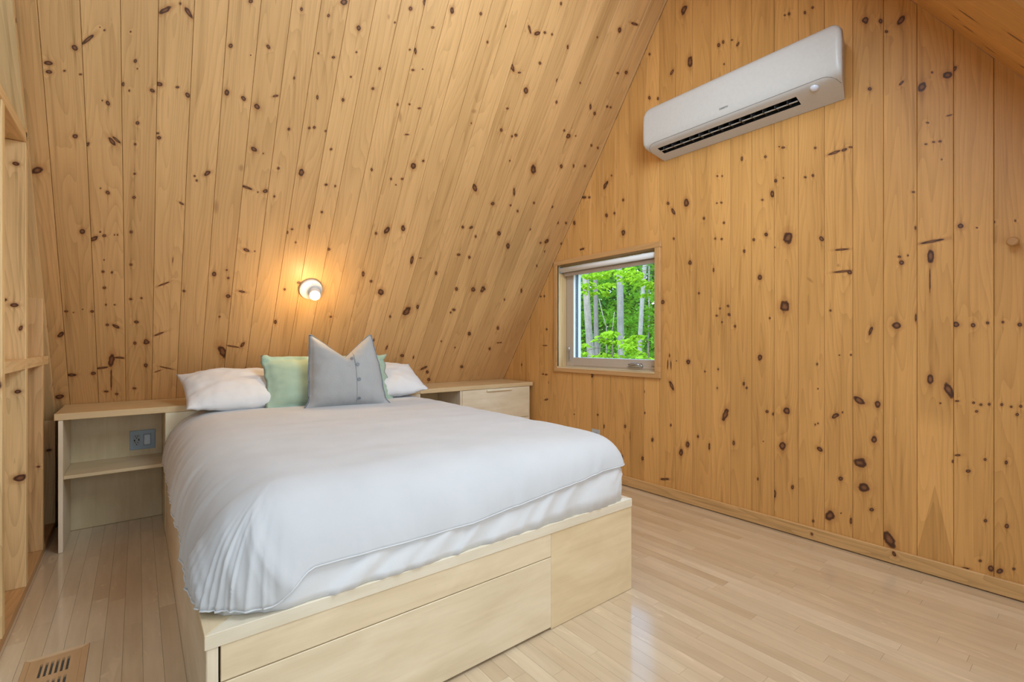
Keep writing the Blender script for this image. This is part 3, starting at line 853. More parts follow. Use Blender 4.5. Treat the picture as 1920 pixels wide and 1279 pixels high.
box('jamb', (CX0 + .004, jy0, jz1), (JX, jy1, jz1 + .012), M_jamb, win, .001)
box('sill', (CX0 - .003, jy0, jz0 - .014), (JX, jy1, jz0), pine('pine_sill', 79.0, (), 'y', srgb(232, 206, 164)), win, .001)
sash = thing('sash', '', '')
del sash['label'], sash['category']
sash.parent = win
sx0_, sx1_ = JX, JX + .006
gy0_, gy1_, gz0_, gz1_ = 2.165, 3.036, 0.985, 1.745
box('stile', (sx0_, gy1_, jz0), (sx1_, jy1, jz1), M_taupe, sash, .002)
box('stile', (sx0_, jy0, jz0), (sx1_, gy0_, jz1), M_taupe, sash, .002)
box('rail', (sx0_, gy0_, jz0), (sx1_, gy1_, gz0_), M_taupe, sash, .002)
box('rail', (sx0_, gy0_, gz1_), (sx1_, gy1_, jz1), M_taupe, sash, .002)
box('glazing_bead', (sx0_ - .004, gy0_, jz0 + .012), (sx0_, gy1_, jz0 + .026), M_taupe, sash, .001)
# outer weather frame: white stop, dark screen channel, white frame
def ring(name, x0, x1, inset, mat, depth):
    y0, y1, z0, z1 = gy0_ + inset, gy1_ - inset, gz0_ + inset, gz1_ - inset
    bm = bmesh.new()
    for lo, hi in (((x0, y1, z0 - depth), (x1, y1 + depth, z1 + depth)), ((x0, y0 - depth, z0 - depth), (x1, y0, z1 + depth)),
                   ((x0, y0, z0 - depth), (x1, y1, z0)), ((x0, y0, z1), (x1, y1, z1 + depth))):
        box_bm(bm, Vector(lo) - W(win), Vector(hi) - W(win))
    return from_bm(name, bm, mat, win)
ring('weather_stop', sx1_, sx1_ + .022, 0.0, M_vinyl, .03)
ring('screen_channel', sx1_ + .022, sx1_ + .060, -0.004, plain('channel_dark', (62, 74, 88), .5), .026)
ring('outer_frame', sx1_ + .060, sx1_ + .092, 0.0, M_vinyl, .03)
G = pane_glass('window_glass')
box('pane', (sx0_ + .036, gy0_ - .002, gz0_ - .002), (sx0_ + .040, gy1_ + .002, gz1_ + .002), G, win, 0)
# lock lever on the left stile
lev = lathe('lock_lever', [(.006, 0), (.0065, .004), (.0065, .085), (.009, .09), (.009, .118), (.006, .122)], M_chrome, win, 12,
            loc=Vector((sx0_ - .012, 3.078, 0.958)) - W(win))
box('lever_plate', (sx0_ - .005, 3.066, 0.955), (sx0_, 3.090, 1.085), M_taupe, win, .002)
# folding crank on the bottom rail
cr = Vector((sx0_ - .001, 2.345, 0.922)) - W(win)
bm = bmesh.new()
vs_ = [(0, .075, 0), (0, -.075, 0), (-.022, -.07, 0), (-.022, .07, 0), (0, .05, .034), (0, -.06, .036), (-.018, -.05, .030), (-.016, .04, .026)]
vv = [bm.verts.new(v_) for v_ in vs_]
for f in ((0, 1, 2, 3), (4, 7, 6, 5), (0, 3, 7, 4), (3, 2, 6, 7), (2, 1, 5, 6), (1, 0, 4, 5)):
    bm.faces.new([vv[q] for q in f])
bmesh.ops.bevel(bm, geom=list(bm.edges), offset=.005, segments=2, affect='EDGES')
crank = from_bm('crank', bm, M_chrome, win, cr, True)
tube('crank_arm', [(-.026, .055, .022), (-.030, .02, .034), (-.028, -.02, .028), (-.030, -.052, .022)], .006, M_chrome, crank, 8)
# maker's mark on the bottom rail
def text(name, body, size, mat, parent, loc, rot, ext=.0002, align='CENTER'):
    c = bpy.data.curves.new(name, 'FONT')
    c.body = body
    c.size = size
    c.extrude = ext
    c.align_x = align
    c.align_y = 'CENTER'
    tmp = bpy.data.objects.new('tmp', c)
    COL.objects.link(tmp)
    dg = bpy.context.evaluated_depsgraph_get()
    me = bpy.data.meshes.new_from_object(tmp.evaluated_get(dg))
    bpy.data.objects.remove(tmp, do_unlink=True)
    me.materials.clear()
    o = link(name, me, mat, parent, loc)
    o.rotation_euler = rot
    return o
M_print = plain('grey_print', (120, 116, 112), .6)
box('label_mark', (sx0_ - .0006, 2.205, 0.930), (sx0_ + .0004, 2.227, 0.945), M_taupe, win, 0)
text('lettering', 'Marvin', .016, M_print, win, Vector((sx0_ - .0008, 2.178, .936)) - W(win), (PI / 2, 0, -PI / 2))

# ---- added roof windows behind and over the camera, unseen, framing the fill lights
def on_slope(x, s, d):
    """s: metres up the slope from the floor, d: inwards"""
    return Vector((x, YF + M * s / NL + d / NL, s / NL - d * M / NL))
M_pale = plain('pale_glass', (225, 232, 236), .1)
for nm_, (xa_, xb_, za_, zb_, _w) in ROOF.items():
    w_ = struct(thing(nm_, {'fill_window_2': 'unseen low roof window added behind the camera for fill light', 'fill_window_3': 'unseen high roof window added near the gable for fill light', 'fill_window_4': 'unseen high roof window added over the far half of the loft for fill light', 'fill_window_5': 'unseen small low roof window added beside the gable wall for fill light'}[nm_], 'window', (xa_, YF + M * za_, za_)))
    del w_['category']
    s0, s1 = za_ * NL, zb_ * NL
    def slope_box(name, xa, xb, sa, sb, da, db, mat):
        vs = [on_slope(x, s, d) - W(w_) for x in (xa, xb) for s in (sa, sb) for d in (da, db)]
        fs = [(0, 1, 3, 2), (4, 6, 7, 5), (0, 4, 5, 1), (2, 3, 7, 6), (0, 2, 6, 4), (1, 5, 7, 3)]
        return pyd(name, vs, fs, mat, w_)
    for a in ((xa_ - .06, xb_ + .06, s0 - .06, s0), (xa_ - .06, xb_ + .06, s1, s1 + .06), (xa_ - .06, xa_, s0, s1), (xb_, xb_ + .06, s0, s1)):
        slope_box('casing', *a, 0.0, .022, M_trim)
    slope_box('pane', xa_, xb_, s0, s1, 0.002, .006, M_pale)

# ---- open stud partition on the left
wl = struct(thing('wall_left', 'open pine stud partition at the left edge', 'wall', (-0.457, 2.5, 0)))
del wl['category']
PX0, PX1 = -0.527, -0.387
def stud_mat(seed, base=(228, 190, 136), knots=()):
    return pine('pine_stud_%d' % seed, seed, knots, 'z', srgb(*base), 1.0, 1.3)
SL = 0.075
def zpl(y):
    return (YS - SL - y) / M
sill = box('sill_plate', (PX0, 2.30, 0.0005), (PX1 - .002, 4.30, 0.038), pine('pine_sill_plate', 203.0, (), 'y', srgb(196, 150, 100)), wl, .002)
stud_knots = {2.5075: [(20, -40, 30, 22, 20, 0), (-12, 500, 16, 12, 0, 0)],
              2.980: [(28, -480, 22, 16, 10, 0), (10, 280, 14, 9, 0, 0), (-20, 300, 9, 6, 30, 0), (20, -100, 12, 9, 5, 0), (-40, 50, 12, 8, 0, 0), (30, 180, 12, 6, 70, 0), (15, 900, 12, 10, 0, 0)],
              3.4535: [(30, -200, 8, 6, 0, 0)], 3.930: [(20, 150, 12, 9, 0, 0)]}
for i, ys_ in enumerate((2.5075, 2.980, 3.4535, 3.930)):
    z1a = min(zpl(ys_), 2.008)
    z1b = min(zpl(ys_ + .046), 2.008)
    zc_ = z1a / 2
    vs, fs = [], []
    for x in (PX0, PX1):
        vs += [(x + .457, -.023, .038 - zc_), (x + .457, .023, .038 - zc_), (x + .457, .023, z1b - zc_), (x + .457, -.023, z1a - zc_)]
    fs = [(0, 1, 2, 3), (4, 7, 6, 5), (0, 4, 5, 1), (1, 5, 6, 2), (2, 6, 7, 3), (3, 7, 4, 0)]
    o = pyd('stud', vs, fs, stud_mat(210 + i, (232, 196, 142) if i != 2 else (214, 172, 120), stud_knots.get(ys_, ())), wl, (0, ys_ + .023 - 2.5, zc_))
    md = o.modifiers.new('ease', 'BEVEL')
    md.width = .0025
    md.segments = 1
box('header', (PX0, 2.40, 2.008), (PX1, 3.005, 2.054), pine('pine_header', 221.0, (), 'y', srgb(226, 186, 132)), wl, .002)
ysl = (2.5075, 2.980, 3.4535)
for a_, b_ in zip(ysl, ysl[1:] + (3.930,)):
    yb_ = min(b_, YS - SL - M * 1.048 - .004)
    box('block', (PX0, a_ + .046, 1.002), (PX1, yb_, 1.048), pine('pine_block_%d' % int(a_ * 100), a_ * 90, (), 'y', srgb(230, 192, 140)), wl, .002)
# unseen boards added behind the studs to block light from the far gable
for i in range(16):
    ya = 2.30 + i * GW
    zt_ = min(2.03, (YS - .02 - (ya + GW)) / M)
    if zt_ < .12:
        break
    box('board', (PX0 - .020, ya + .0007, 0.002), (PX0 - .001, ya + GW - .0007, zt_), bpy.data.materials.get('pine_stud_211'), wl, .0015)
# end of the added blocking boards
# plate that runs up the slope, flat against the boards
vs, fs = prism([(-.070, .05), (.070, .05), (.070, 4.6), (-.070, 4.6)], -SL / NL, -.016)
pl = pyd('rafter_plate', vs, fs, pine('pine_rafter_plate', 230.0, [(44, 2960, 12, 9, 0, 0), (52, 1480, 14, 9, 10, 0), (40, 1080, 14, 10, 0, 0)], 'z', srgb(216, 178, 126)), wl)
axes(pl, Vector((-.457, YS, 0)) - W(wl), (1, 0, 0), (0, 1 / NL, M / NL), (0, -M / NL, 1 / NL))

# ================================================================== THE BED
FY, HY = 1.357, 3.46                # foot face and headboard line
BX0, BX1 = 0.130, 1.764
BT = 0.412
bed = thing('platform_bed', 'pale birch plywood platform bed with storage drawer in its foot', 'bed', (0.95, 2.4, 0))
box('side_panel', (BX0, FY + .002, 0.001), (BX0 + .019, HY, BT - .037), M_birch_y, bed)
box('side_panel', (BX1 - .019, FY + .002, 0.001), (BX1, HY, BT - .037), M_birch_y, bed)
# top frame, mitred at the foot
def frame_rail(name, quad, mat):
    vs = [(x - .95, y - 2.4, z) for z in (BT - .036, BT) for (x, y) in quad]
    fs = [(0, 1, 2, 3), (4, 7, 6, 5)] + [(i, (i + 1) % 4, 4 + (i + 1) % 4, 4 + i) for i in range(4)]
    bm = bmesh.new()
    vv = [bm.verts.new(v_) for v_ in vs]
    for f in fs:
        bm.faces.new([vv[q] for q in f])
    bmesh.ops.recalc_face_normals(bm, faces=bm.faces)
    bmesh.ops.bevel(bm, geom=list(bm.edges), offset=.0012, segments=1, affect='EDGES')
    return from_bm(name, bm, mat, bed)
FRW = 0.075
frame_rail('foot_rail', [(BX0 - .004, FY - .003), (BX1, FY - .003), (BX1 - FRW, FY + FRW), (BX0 + FRW, FY + FRW)], birch('birch_rail', 'x', 11.0, (238, 224, 200)))
frame_rail('side_rail', [(BX0 - .004, FY - .002), (BX0 + FRW, FY + FRW + .001), (BX0 + FRW, HY), (BX0 - .004, HY)], birch('birch_rail_y', 'y', 12.0, (224, 200, 162)))
frame_rail('side_rail', [(BX1 - FRW, FY + FRW + .001), (BX1, FY - .002), (BX1, HY), (BX1 - FRW, HY)], birch('birch_rail_z', 'y', 13.0, (224, 200, 162)))
box('slat_deck', (BX0 + FRW, FY + FRW, BT - .08), (BX1 - FRW, HY, BT - .06), M_gap, bed, 0)
M_foot = birch('birch_foot', 'x', 21.0, (238, 216, 181))
M_foot2 = birch('birch_foot_drawer', 'x', 23.0, (239, 219, 186))
M_foot3 = birch('birch_foot_end', 'x', 26.0, (236, 211, 170))
DX0, DX1 = 0.1605, 1.2655
box('end_stile', (BX0 + .001, FY, 0.001), (BX0 + .0255, FY + .019, BT - .0375), M_birch_z, bed)
box('fixed_panel', (DX0, FY, 0.2855), (DX1, FY + .019, BT - .0375), M_foot, bed)
drawer = box('drawer', (DX0, FY - .0005, 0.010), (DX1, FY + .019, 0.2825), M_foot2, bed)
box('end_panel', (DX1 + .0005, FY, 0.001), (BX1, FY + .019, BT - .0365), M_foot3, bed)
box('inner_frame', (BX0 + .02, FY + .0195, 0.001), (BX1 - .02, FY + .034, BT - .0385), M_slot, bed, 0)
box('headboard_panel', (BX0 - .001, HY, 0.001), (1.79, HY + .018, 0.7055), birch('birch_headboard', 'z', 31.0, (232, 216, 184)), bed)

# ------------------------------------------------------------------ mattress and duvet: one surface law, two skins
MX0, MX1, MY0, MY1 = 0.122, 1.760, 1.356, 3.452
ZT, ZB = 0.702, 0.420
RXL, RXR, RY = 0.26, 0.15, 0.25
NE = 2.15


def ridge(q, d, f, s):
    a = noise.noise(Vector((q * f, d * 0.7 + s, s * 3.1)))
    b_ = noise.noise(Vector((q * f * 2.3 + 7, d * 0.9 + s, s)))
    r1 = 1 - min(1.0, abs(a) * 3.0) ** 0.8
    r2 = 1 - min(1.0, abs(b_) * 3.0) ** 0.8
    return r1 * 0.8 + r2 * 0.35 - .2


def skin(nx, ny, ns, grow, dlim, fold, bottom=ZB, head=MY1):
    """rows i across x (skirt, top, skirt), columns j along y (foot skirt, top). Returns verts, faces, foot rim"""
    xs = [('L', 1 - i / ns) for i in range(ns)] + [('T', i / nx) for i in range(nx + 1)] + [('R', (i + 1) / ns) for i in range(ns)]
    ys = [('F', 1 - j / ns) for j in range(ns)] + [('T', j / ny) for j in range(ny + 1)]
    ax0, ax1, ay0 = MX0 + RXL, MX1 - RXR, MY0 + RY
    ve, idx = [], {}
    for i, (ka, da) in enumerate(xs):
        for j, (kb, db) in enumerate(ys):
            bx = ax0 if ka == 'L' else ax1 if ka == 'R' else ax0 + (ax1 - ax0) * da
            by = ay0 if kb == 'F' else ay0 + (head - ay0) * db
            e = da if ka != 'T' else 0.0
            f = db if kb == 'F' else 0.0
            d = max(e, f)
            side = ka if e >= f else 'F'
            if d <= 0:
                ux = uy = 0.0
            else:
                ph = math.atan2(f, e)
                kk = (2.6 - 0.2 * d) if ka == 'L' else 2.6 + 2.4 * d
                ux = abs(math.cos(ph)) ** (2 / kk) * (-1 if ka == 'L' else 1 if ka == 'R' else 0)
                uy = -(abs(math.sin(ph)) ** (2 / kk))
            # how far down this column goes
            RX = RXR if ka == 'R' else RXL
            qx, qy = bx + ux * RX, by + uy * RY
            dm = dlim(qx, qy, e, f)
            th = d * dm * PI / 2
            ne = NE + (1.3 * min(1, max(0, (bx - .9) / .6)) if d > 0 else 0)
            s_ = math.sin(th) ** (2 / ne) if th > 0 else 0
            c_ = 1 - max(0.0, math.cos(th)) ** (2 / ne)
            x = bx + ux * RX * s_
            y = by + uy * RY * s_
            z = ZT - (ZT - bottom) * c_
            # crown and soft waves of the top
            xi = (x - MX0) / (MX1 - MX0)
            yi = (y - MY0) / (MY1 - MY0)
            fl = 1 - d
            z += grow + fl * (0.004 * math.sin(PI * min(1, max(0, xi))) + 0.007 * noise.noise(Vector((x * 1.6, y * 4.2 + x * .8, 3.0)))
                              + 0.004 * noise.noise(Vector((x * 4, y * 9, 8.0))))
            z += 0.004 * fl * yi
            nrm_ = Vector((ux, uy, 0))
            if nrm_.length > 0:
                nrm_.normalize()
            off = fold(qx, qy, d * dm, e, f, side) if d > 0 else 0.0
            p = Vector((x, y, z)) + nrm_ * (grow * min(1, d * 3) + off) + Vector((0, 0, 1)) * (off * 0.35 * (1 - d))
            idx[i, j] = len(ve)
            ve.append(p)
    fa = []
    for i in range(len(xs) - 1):
        for j in range(len(ys) - 1):
            fa.append((idx[i, j], idx[i + 1, j], idx[i + 1, j + 1], idx[i, j + 1]))
    rim = [idx[0, j] for j in range(len(ys) - 1, -1, -1)] + [idx[i, 0] for i in range(1, len(xs))] + [idx[len(xs) - 1, j] for j in range(1, len(ys))]
    return ve, fa, rim


def fold_sheet(qx, qy, d, e, f, side):
    k = max(0.0, d - 0.35) / 0.65
    if f > 0.3:
        q = qx - (1 - d) * 0.55
        return k * (0.019 * (ridge(q, d, 8.5, 2.0) - .25) + 0.003 * noise.noise(Vector((q * 30, d * 3, 1))))
    return 0.004 * k * (ridge(qy, d, 9, 4.0) - 1)


def fold_duvet(qx, qy, d, e, f, side):
    k = max(0.0, d - 0.12) / 0.88
    corner = min(1.0, 2.2 * min(e, f)) if qx < 1 else 0.4 * min(1.0, 2.2 * min(e, f))
    if f > 0:
        lw = max(0.0, 1 - (qx - .12) / .40)                 # gathers near the left foot corner
        q = qx - (1 - d) * (0.20 if qx > .7 else -0.12)
        a = 0.0075 + 0.013 * min(1, lw)
        o_ = a * k * ridge(q, d, 7.0 + 9 * min(1, lw), 6.0) + corner * 0.010 * k * ridge(math.atan2(f, max(e, .01)) * .35, d, 26, 9.0)
        return o_ + 0.012 * lw * k
    if side == 'L':
        q = qy - (1 - d) * 0.10
        near = max(0.0, 1 - (qy - 1.4) / 1.6)
        return (0.010 + 0.010 * near) * k ** 1.1 * ridge(q, d, 7.0, 12.0) + 0.004 * k * noise.noise(Vector((q * 34, d, 2)))
    q = qy
    return 0.004 * k * ridge(q, d, 8.0, 15.0)


def lim_duvet(x, y, e, f):
    if f > 0:
        t_ = min(1.0, max(0.0, (x - 0.275) / 0.11))
        t_ = t_ * t_ * (3 - 2 * t_)
        base_ = 1.0 * (1 - t_) + (0.842 + .010 * math.sin(x * 3 - 1)) * t_
        if x > 1.45:
            base_ = base_ - 0.03 * min(1, (x - 1.45) / .12)
        return base_ if f >= e else base_ * (f / e) + (1.0 if x < .9 else .86) * (1 - f / e)
    return 1.0 if x < .9 else .86


ve, fa, rim = skin(70, 90, 30, -0.003, lambda x, y, e, f: 1.0, fold_sheet, ZB - .004, MY1 - .006)
c0 = Vector((0.944, 2.4, 0.43))
mattress = pyd('mattress', [v_ - c0 for v_ in ve], fa, M_sheet, None, c0, smooth=True)
# a flat underside so that the mattress is a closed body
bm = bmesh.new()
bm.from_mesh(mattress.data)
bm.verts.ensure_lookup_table()
try:
    bm.faces.new([bm.verts[i] for i in rim])
except ValueError:
    pass
bmesh.ops.recalc_face_normals(bm, faces=bm.faces)
bm.to_mesh(mattress.data)
bm.free()
tag(mattress, 'mattress in a white fitted sheet, showing below the duvet hem', 'mattress')

ve, fa, rim = skin(110, 130, 48, 0.005, lim_duvet, fold_duvet, ZB + .006, 3.44)
c0 = Vector((0.944, 2.4, 0.70))
duvet = pyd('duvet', [v_ - c0 for v_ in ve], fa, M_duvet, None, c0, smooth=True)
sd = duvet.modifiers.new('cloth', 'SOLIDIFY')
sd.thickness = 0.006
sd.offset = -1
tag(duvet, 'large smooth white duvet covering the whole bed', 'duvet')
hem_pts = [ve[i] - c0 for i in rim]
hem = tube('hem', hem_pts[::2], 0.0024, cloth('hem_white', (220, 219, 220), 1500, .05, .1), duvet, 6)

# ------------------------------------------------------------------ pillows
def pillow(name, wd, ht, th, mat, pinch=0.07, flange=0.0, warp=None, nu=46, nv=40, pw=3.0, wr=0.004, seed=1.0):
    """pillow standing in its own xz plane, seen face at -y, origin at the middle of its lower edge"""
    ve, fa, idx = [], [], {}
    for side in (-1, 1):
        for i in range(nu + 1):
            for j in range(nv + 1):
                u, v_ = -1 + 2 * i / nu, -1 + 2 * j / nv
                fu, fv = u, v_
                rim_ = (i in (0, nu) or j in (0, nv))
                if side == 1 and rim_:
                    idx[side, i, j] = idx[-1, i, j]
                    continue
                # inside the flange the stuffing begins
                kx, kz = 1 - flange / (wd / 2), 1 - flange / (ht / 2)
                a = min(1.0, abs(u) / kx)
                c = min(1.0, abs(v_) / kz)
                tk = th / 2 * max(0.0, (1 - a ** pw)) ** 0.55 * max(0.0, (1 - c ** pw)) ** 0.55
                x = wd / 2 * u * (1 - pinch * (1 - v_ * v_) * abs(u) ** 2)
                z = ht / 2 * v_ * (1 - pinch * (1 - u * u) * abs(v_) ** 2) + ht / 2
                wv = noise.noise(Vector((x * 9 + seed, z * 9, seed))) * wr * 2 + noise.noise(Vector((x * 22 + seed, z * 22, seed + 4))) * wr
                edge = max(a, c) ** 6
                wv += edge * wr * 2.0 * noise.noise(Vector((x * 34, z * 34, seed + 9)))
                y = side * (tk + 0.0015) + wv * (1 if tk > .004 else .6)
                p = Vector((x, y, z))
                if warp:
                    p = warp(p, u, v_, side)
                idx[side, i, j] = len(ve)
                ve.append(p)
        for i in range(nu):
            for j in range(nv):
                fa.append((idx[side, i, j], idx[side, i + 1, j], idx[side, i + 1, j + 1], idx[side, i, j + 1]))
    o = pyd(name, ve, fa, mat, None, (0, 0, 0), smooth=True)
    return o, ve, idx


# white pillows lying at the head
def warp_lie(p, u, v_, side):
    p.z += -0.02 * math.cos(u * PI / 2) * (v_ < 0)
    return p

for (px, py, pz, yaw, roll, lab, sd_, wd) in ((0.545, 3.315, 0.712, 4, 0, 'white pillow at the left end of the bed head', 2.0, 0.66),
                                              (1.425, 3.335, 0.716, -5, -3, 'white pillow poking out at the right behind the green one', 5.0, 0.66)):
    o, ve, ix = pillow('white_pillow', wd, 0.44, 0.180, M_pcase, 0.05, 0.006, warp_lie, pw=2.4, wr=.005, seed=sd_)
    o.rotation_euler = Euler((math.radians(-66), math.radians(roll), math.radians(yaw)), 'XYZ')
    o.location = (px, py - 0.06, pz + .03)
    tag(o, lab, 'pillow', 'white pillows')

# wide mint sham behind the grey cushion
def warp_mint(p, u, v_, side):
    p.y += 0.02 * (abs(u) ** 4)
    if abs(u) > .9 and v_ > .8:                           # ear folding forward
        p.y -= 0.02
    p.z += 0.005 * math.sin(u * 19) * (abs(u) > .85)
    p.x += (0.007 if u > 0 else 0.003) * math.sin(v_ * 13 + 1) * (abs(u) > .9)
    return p
mint, ve, ix = pillow('green_pillow', 0.86, 0.375, 0.15, M_mint, 0.05, 0.032, warp_mint, pw=3.2, wr=.006, seed=7.0)
mint.location = (1.045, 3.225, 0.692)
mint.rotation_euler = Euler((math.radians(-24), 0, math.radians(2)), 'XYZ')
tag(mint, 'wide mint green pillow with flanged edge behind the grey cushion', 'pillow')

# grey cushion with a chopped top
def warp_grey(p, u, v_, side):
    top = max(0.0, (v_ + .15) / 1.15)
    cen = max(0.0, 1 - abs(u + .02) / 0.92)
    p.z -= 0.150 * cen ** 1.05 * top ** 1.6
    p.y += 0.035 * math.exp(-(u / .22) ** 2) * top ** 2 * (1 if side < 0 else -.4)
    # upper corners stand in, lower ones out
    p.x *= 1 - (0.24 if u > 0 else 0.08) * max(0, v_)
    if u > 0:
        p.x += 0.02 * max(0, -v_) * u - .004
    ear = max(0.0, abs(u) - .80) / .2 * max(0.0, -v_ - .78) / .22
    p.x += math.copysign(0.030, u) * ear
    p.y -= 0.010 * ear
    p.z += 0.004 * ear
    p.y += 0.005 * math.sin(p.z * 60) * max(0, abs(u) - .7) / .3 * (1 if v_ < .3 else 0)
    return p
grey, ve, ix = pillow('grey_cushion', 0.470, 0.480, 0.19, M_bluegrey, 0.03, 0.010, warp_grey, pw=3.0, wr=.0035, seed=3.0)
grey.location = (1.058, 3.04, 0.702)
grey.rotation_euler = Euler((math.radians(-13), math.radians(0), math.radians(-8)), 'XYZ')
tag(grey, 'square blue grey button cushion with a chopped top in front', 'cushion')
nu, nv = 46, 40
pip = []
for i in range(nu + 1): pip.append(ve[ix[-1, i, 0]])
for j in range(1, nv + 1): pip.append(ve[ix[-1, nu, j]])
for i in range(nu - 1, -1, -1): pip.append(ve[ix[-1, i, nv]])
for j in range(nv - 1, 0, -1): pip.append(ve[ix[-1, 0, j]])
tube('piping', pip, 0.0030, cloth('piping_grey', (128, 134, 142), 900), grey, 6, closed=True)
bi = 29
placket = [ve[ix[-1, bi, j]] + Vector((0, -.0012, 0)) for j in range(2, nv - 4)]
tube('placket_seam', [q - Vector((.014, 0, 0)) for q in placket], 0.0009, cloth('seam_grey', (104, 110, 118), 900), grey, 4)
Mb = plain('button_grey', (128, 132, 138), .35)
Mb2 = plain('button_hole', (70, 72, 76), .6)
for j in (4, 14, 23, 29):
    p = ve[ix[-1, bi, j]] if j < 29 else ve[ix[-1, bi - 3, j]]
    q = ve[ix[-1, bi, j + 1]] - ve[ix[-1, bi, j - 1]]
    r_ = ve[ix[-1, bi + 1, j]] - ve[ix[-1, bi - 1, j]]
    nn = r_.cross(q).normalized()
    bt = lathe('button', [(.004, .0), (.0100, .001), (.0112, .0036), (.0100, .0052), (.0070, .0038), (.002, .0038)], Mb, grey, 20, loc=p + nn * .0005)
    bt.rotation_euler = nn.to_track_quat('Z', 'Y').to_euler()
    for sx_ in (-1, 1):
        lathe('button_hole', [(.0018, .0036), (.0018, .0044)], Mb2, bt, 8, loc=(sx_ * .0028, 0, 0))

# ================================================================== BUILT-IN FURNITURE
CY = 3.46
def top_slab(name, x0, x1, mat, parent, yoff=0.0):
    """worktop whose back edge is scribed to the sloping wall"""
    z0, z1 = 0.7065, 0.742
    yb0, yb1 = YS - M * z0 - .003, YS - M * z1 - .003
    c = W(parent)
    vs = []
    for x in (x0, x1):
        for (y, z) in ((CY - .002, z0), (yb0, z0), (yb1, z1), (CY - .002, z1)):
            vs.append(Vector((x, y, z)) - c)
    bm = bmesh.new()
    vv = [bm.verts.new(v_) for v_ in vs]
    for f in ((0, 1, 2, 3), (4, 7, 6, 5), (0, 4, 5, 1), (1, 5, 6, 2), (2, 6, 7, 3), (3, 7, 4, 0)):
        bm.faces.new([vv[q] for q in f])
    bmesh.ops.recalc_face_normals(bm, faces=bm.faces)
    bmesh.ops.bevel(bm, geom=list(bm.edges), offset=.0015, segments=1, affect='EDGES')
    return from_bm(name, bm, mat, parent)

ns = thing('nightstand', 'open birch nightstand with one shelf left of the bed', 'nightstand', (-0.1, 3.65, 0))
top_slab('top', -0.3455, 1.786, birch('birch_top', 'x', 41.0, (222, 190, 142)), ns)
box('side_panel', (-0.3305, CY + .004, 0.001), (-0.3115, YS - M * .001 - .62, 0.7055), M_birch_z, ns)
box('side_panel', (0.1265, CY + .0185, 0.001), (0.1445, 3.8465, 0.7055), birch('birch_side', 'z', 45.0, (214, 194, 156)), ns)
box('shelf', (-0.3110, CY + .020, 0.3855), (0.1260, 3.834, 0.4040), birch('birch_shelf', 'x', 43.0, (222, 198, 158)), ns)
box('back_panel', (-0.3300, 3.8345, 0.001), (0.1260, 3.8465, 0.7055), birch('birch_back', 'z', 44.0, (214, 194, 156)), ns)

# double plate with receptacle and rocker switch
op = thing('outlet_plate', 'grey double wall plate with receptacle and rocker switch inside the nightstand', 'outlet', (0.026, 3.8345, 0.502))
box('plate', (-0.038, 3.8285, 0.441), (0.0905, 3.8342, 0.563), plain('plate_steel', (146, 160, 172), .38, .1), op, .0025, 2)
rc = box('receptacle', (-0.0215, 3.8265, 0.467), (0.0125, 3.8283, 0.535), plain('receptacle_grey', (150, 158, 164), .4), op, .0006)
for (dx, dz, w_, h_) in ((-.006, .026, .003, .008), (.006, .026, .003, .008), (0, .015, .006, .005), (-.010, 0, .006, .012), (.011, .003, .006, .012),
                         (-.006, -.014, .003, .008), (.006, -.014, .003, .008), (0, -.026, .006, .005)):
    box('slot', (-0.0045 + dx - w_ / 2, 3.8258, .501 + dz - h_ / 2), (-0.0045 + dx + w_ / 2, 3.8266, .501 + dz + h_ / 2), M_slot, rc, 0)
sw_ = box('switch_frame', (0.029, 3.8268, 0.465), (0.069, 3.8283, 0.537), plain('switch_grey', (140, 150, 158), .4), op, .0006)
bm = bmesh.new()
vv = [bm.verts.new(v_) for v_ in ((-.015, 0, -.031), (.015, 0, -.031), (.015, 0, .031), (-.015, 0, .031), (-.015, -.0085, -.029), (.015, -.0085, -.029), (.015, -.002, .031), (-.015, -.002, .031))]
for f in ((0, 1, 2, 3), (4, 7, 6, 5), (0, 4, 5, 1), (1, 5, 6, 2), (2, 6, 7, 3), (3, 7, 4, 0)):
    bm.faces.new([vv[q] for q in f])
bmesh.ops.recalc_face_normals(bm, faces=bm.faces)
bmesh.ops.bevel(bm, geom=list(bm.edges), offset=.0025, segments=2, affect='EDGES')
from_bm('rocker', bm, plain('rocker_grey', (176, 184, 190), .3), sw_, Vector((.049, 3.8266, .501)) - W(sw_))

# drawer cabinet on the right
dc = thing('drawer_cabinet', 'low birch drawer cabinet under the window corner, right of the bed', 'cabinet', (2.4, 3.65, 0))
top_slab('top', 1.7875, 2.984, birch('birch_top_b', 'x', 51.0, (224, 194, 148)), dc)
box('divider', (2.170, CY + .004, 0.001), (2.1885, YS - .001 - .62, 0.7055), M_birch_z, dc)
box('end_panel', (2.934, CY + .004, 0.001), (2.950, YS - .001 - .62, 0.7055), M_birch_z, dc)
box('back_panel', (1.800, 3.8345, 0.001), (2.934, 3.8465, 0.7055), birch('birch_back_b', 'z', 52.0, (206, 182, 142)), dc)
box('shelf', (1.800, CY + .020, 0.3855), (2.1695, 3.834, 0.4040), birch('birch_shelf_b', 'x', 53.0, (222, 198, 158)), dc)
M_dr = birch('birch_drawer', 'x', 54.0, (238, 220, 188))
for (z0, z1) in ((0.418, 0.7035), (0.02, 0.4145)):
    d_ = box('drawer', (2.1895, CY - .001, z0), (2.9325, CY + .018, z1), M_dr, dc)
    h_ = box('handle', (2.441, CY - .022, z1 - .020), (2.719, CY - .0012, z1 - .004), birch('birch_pull', 'x', 56.0, (244, 230, 200)), d_, .003, 2)

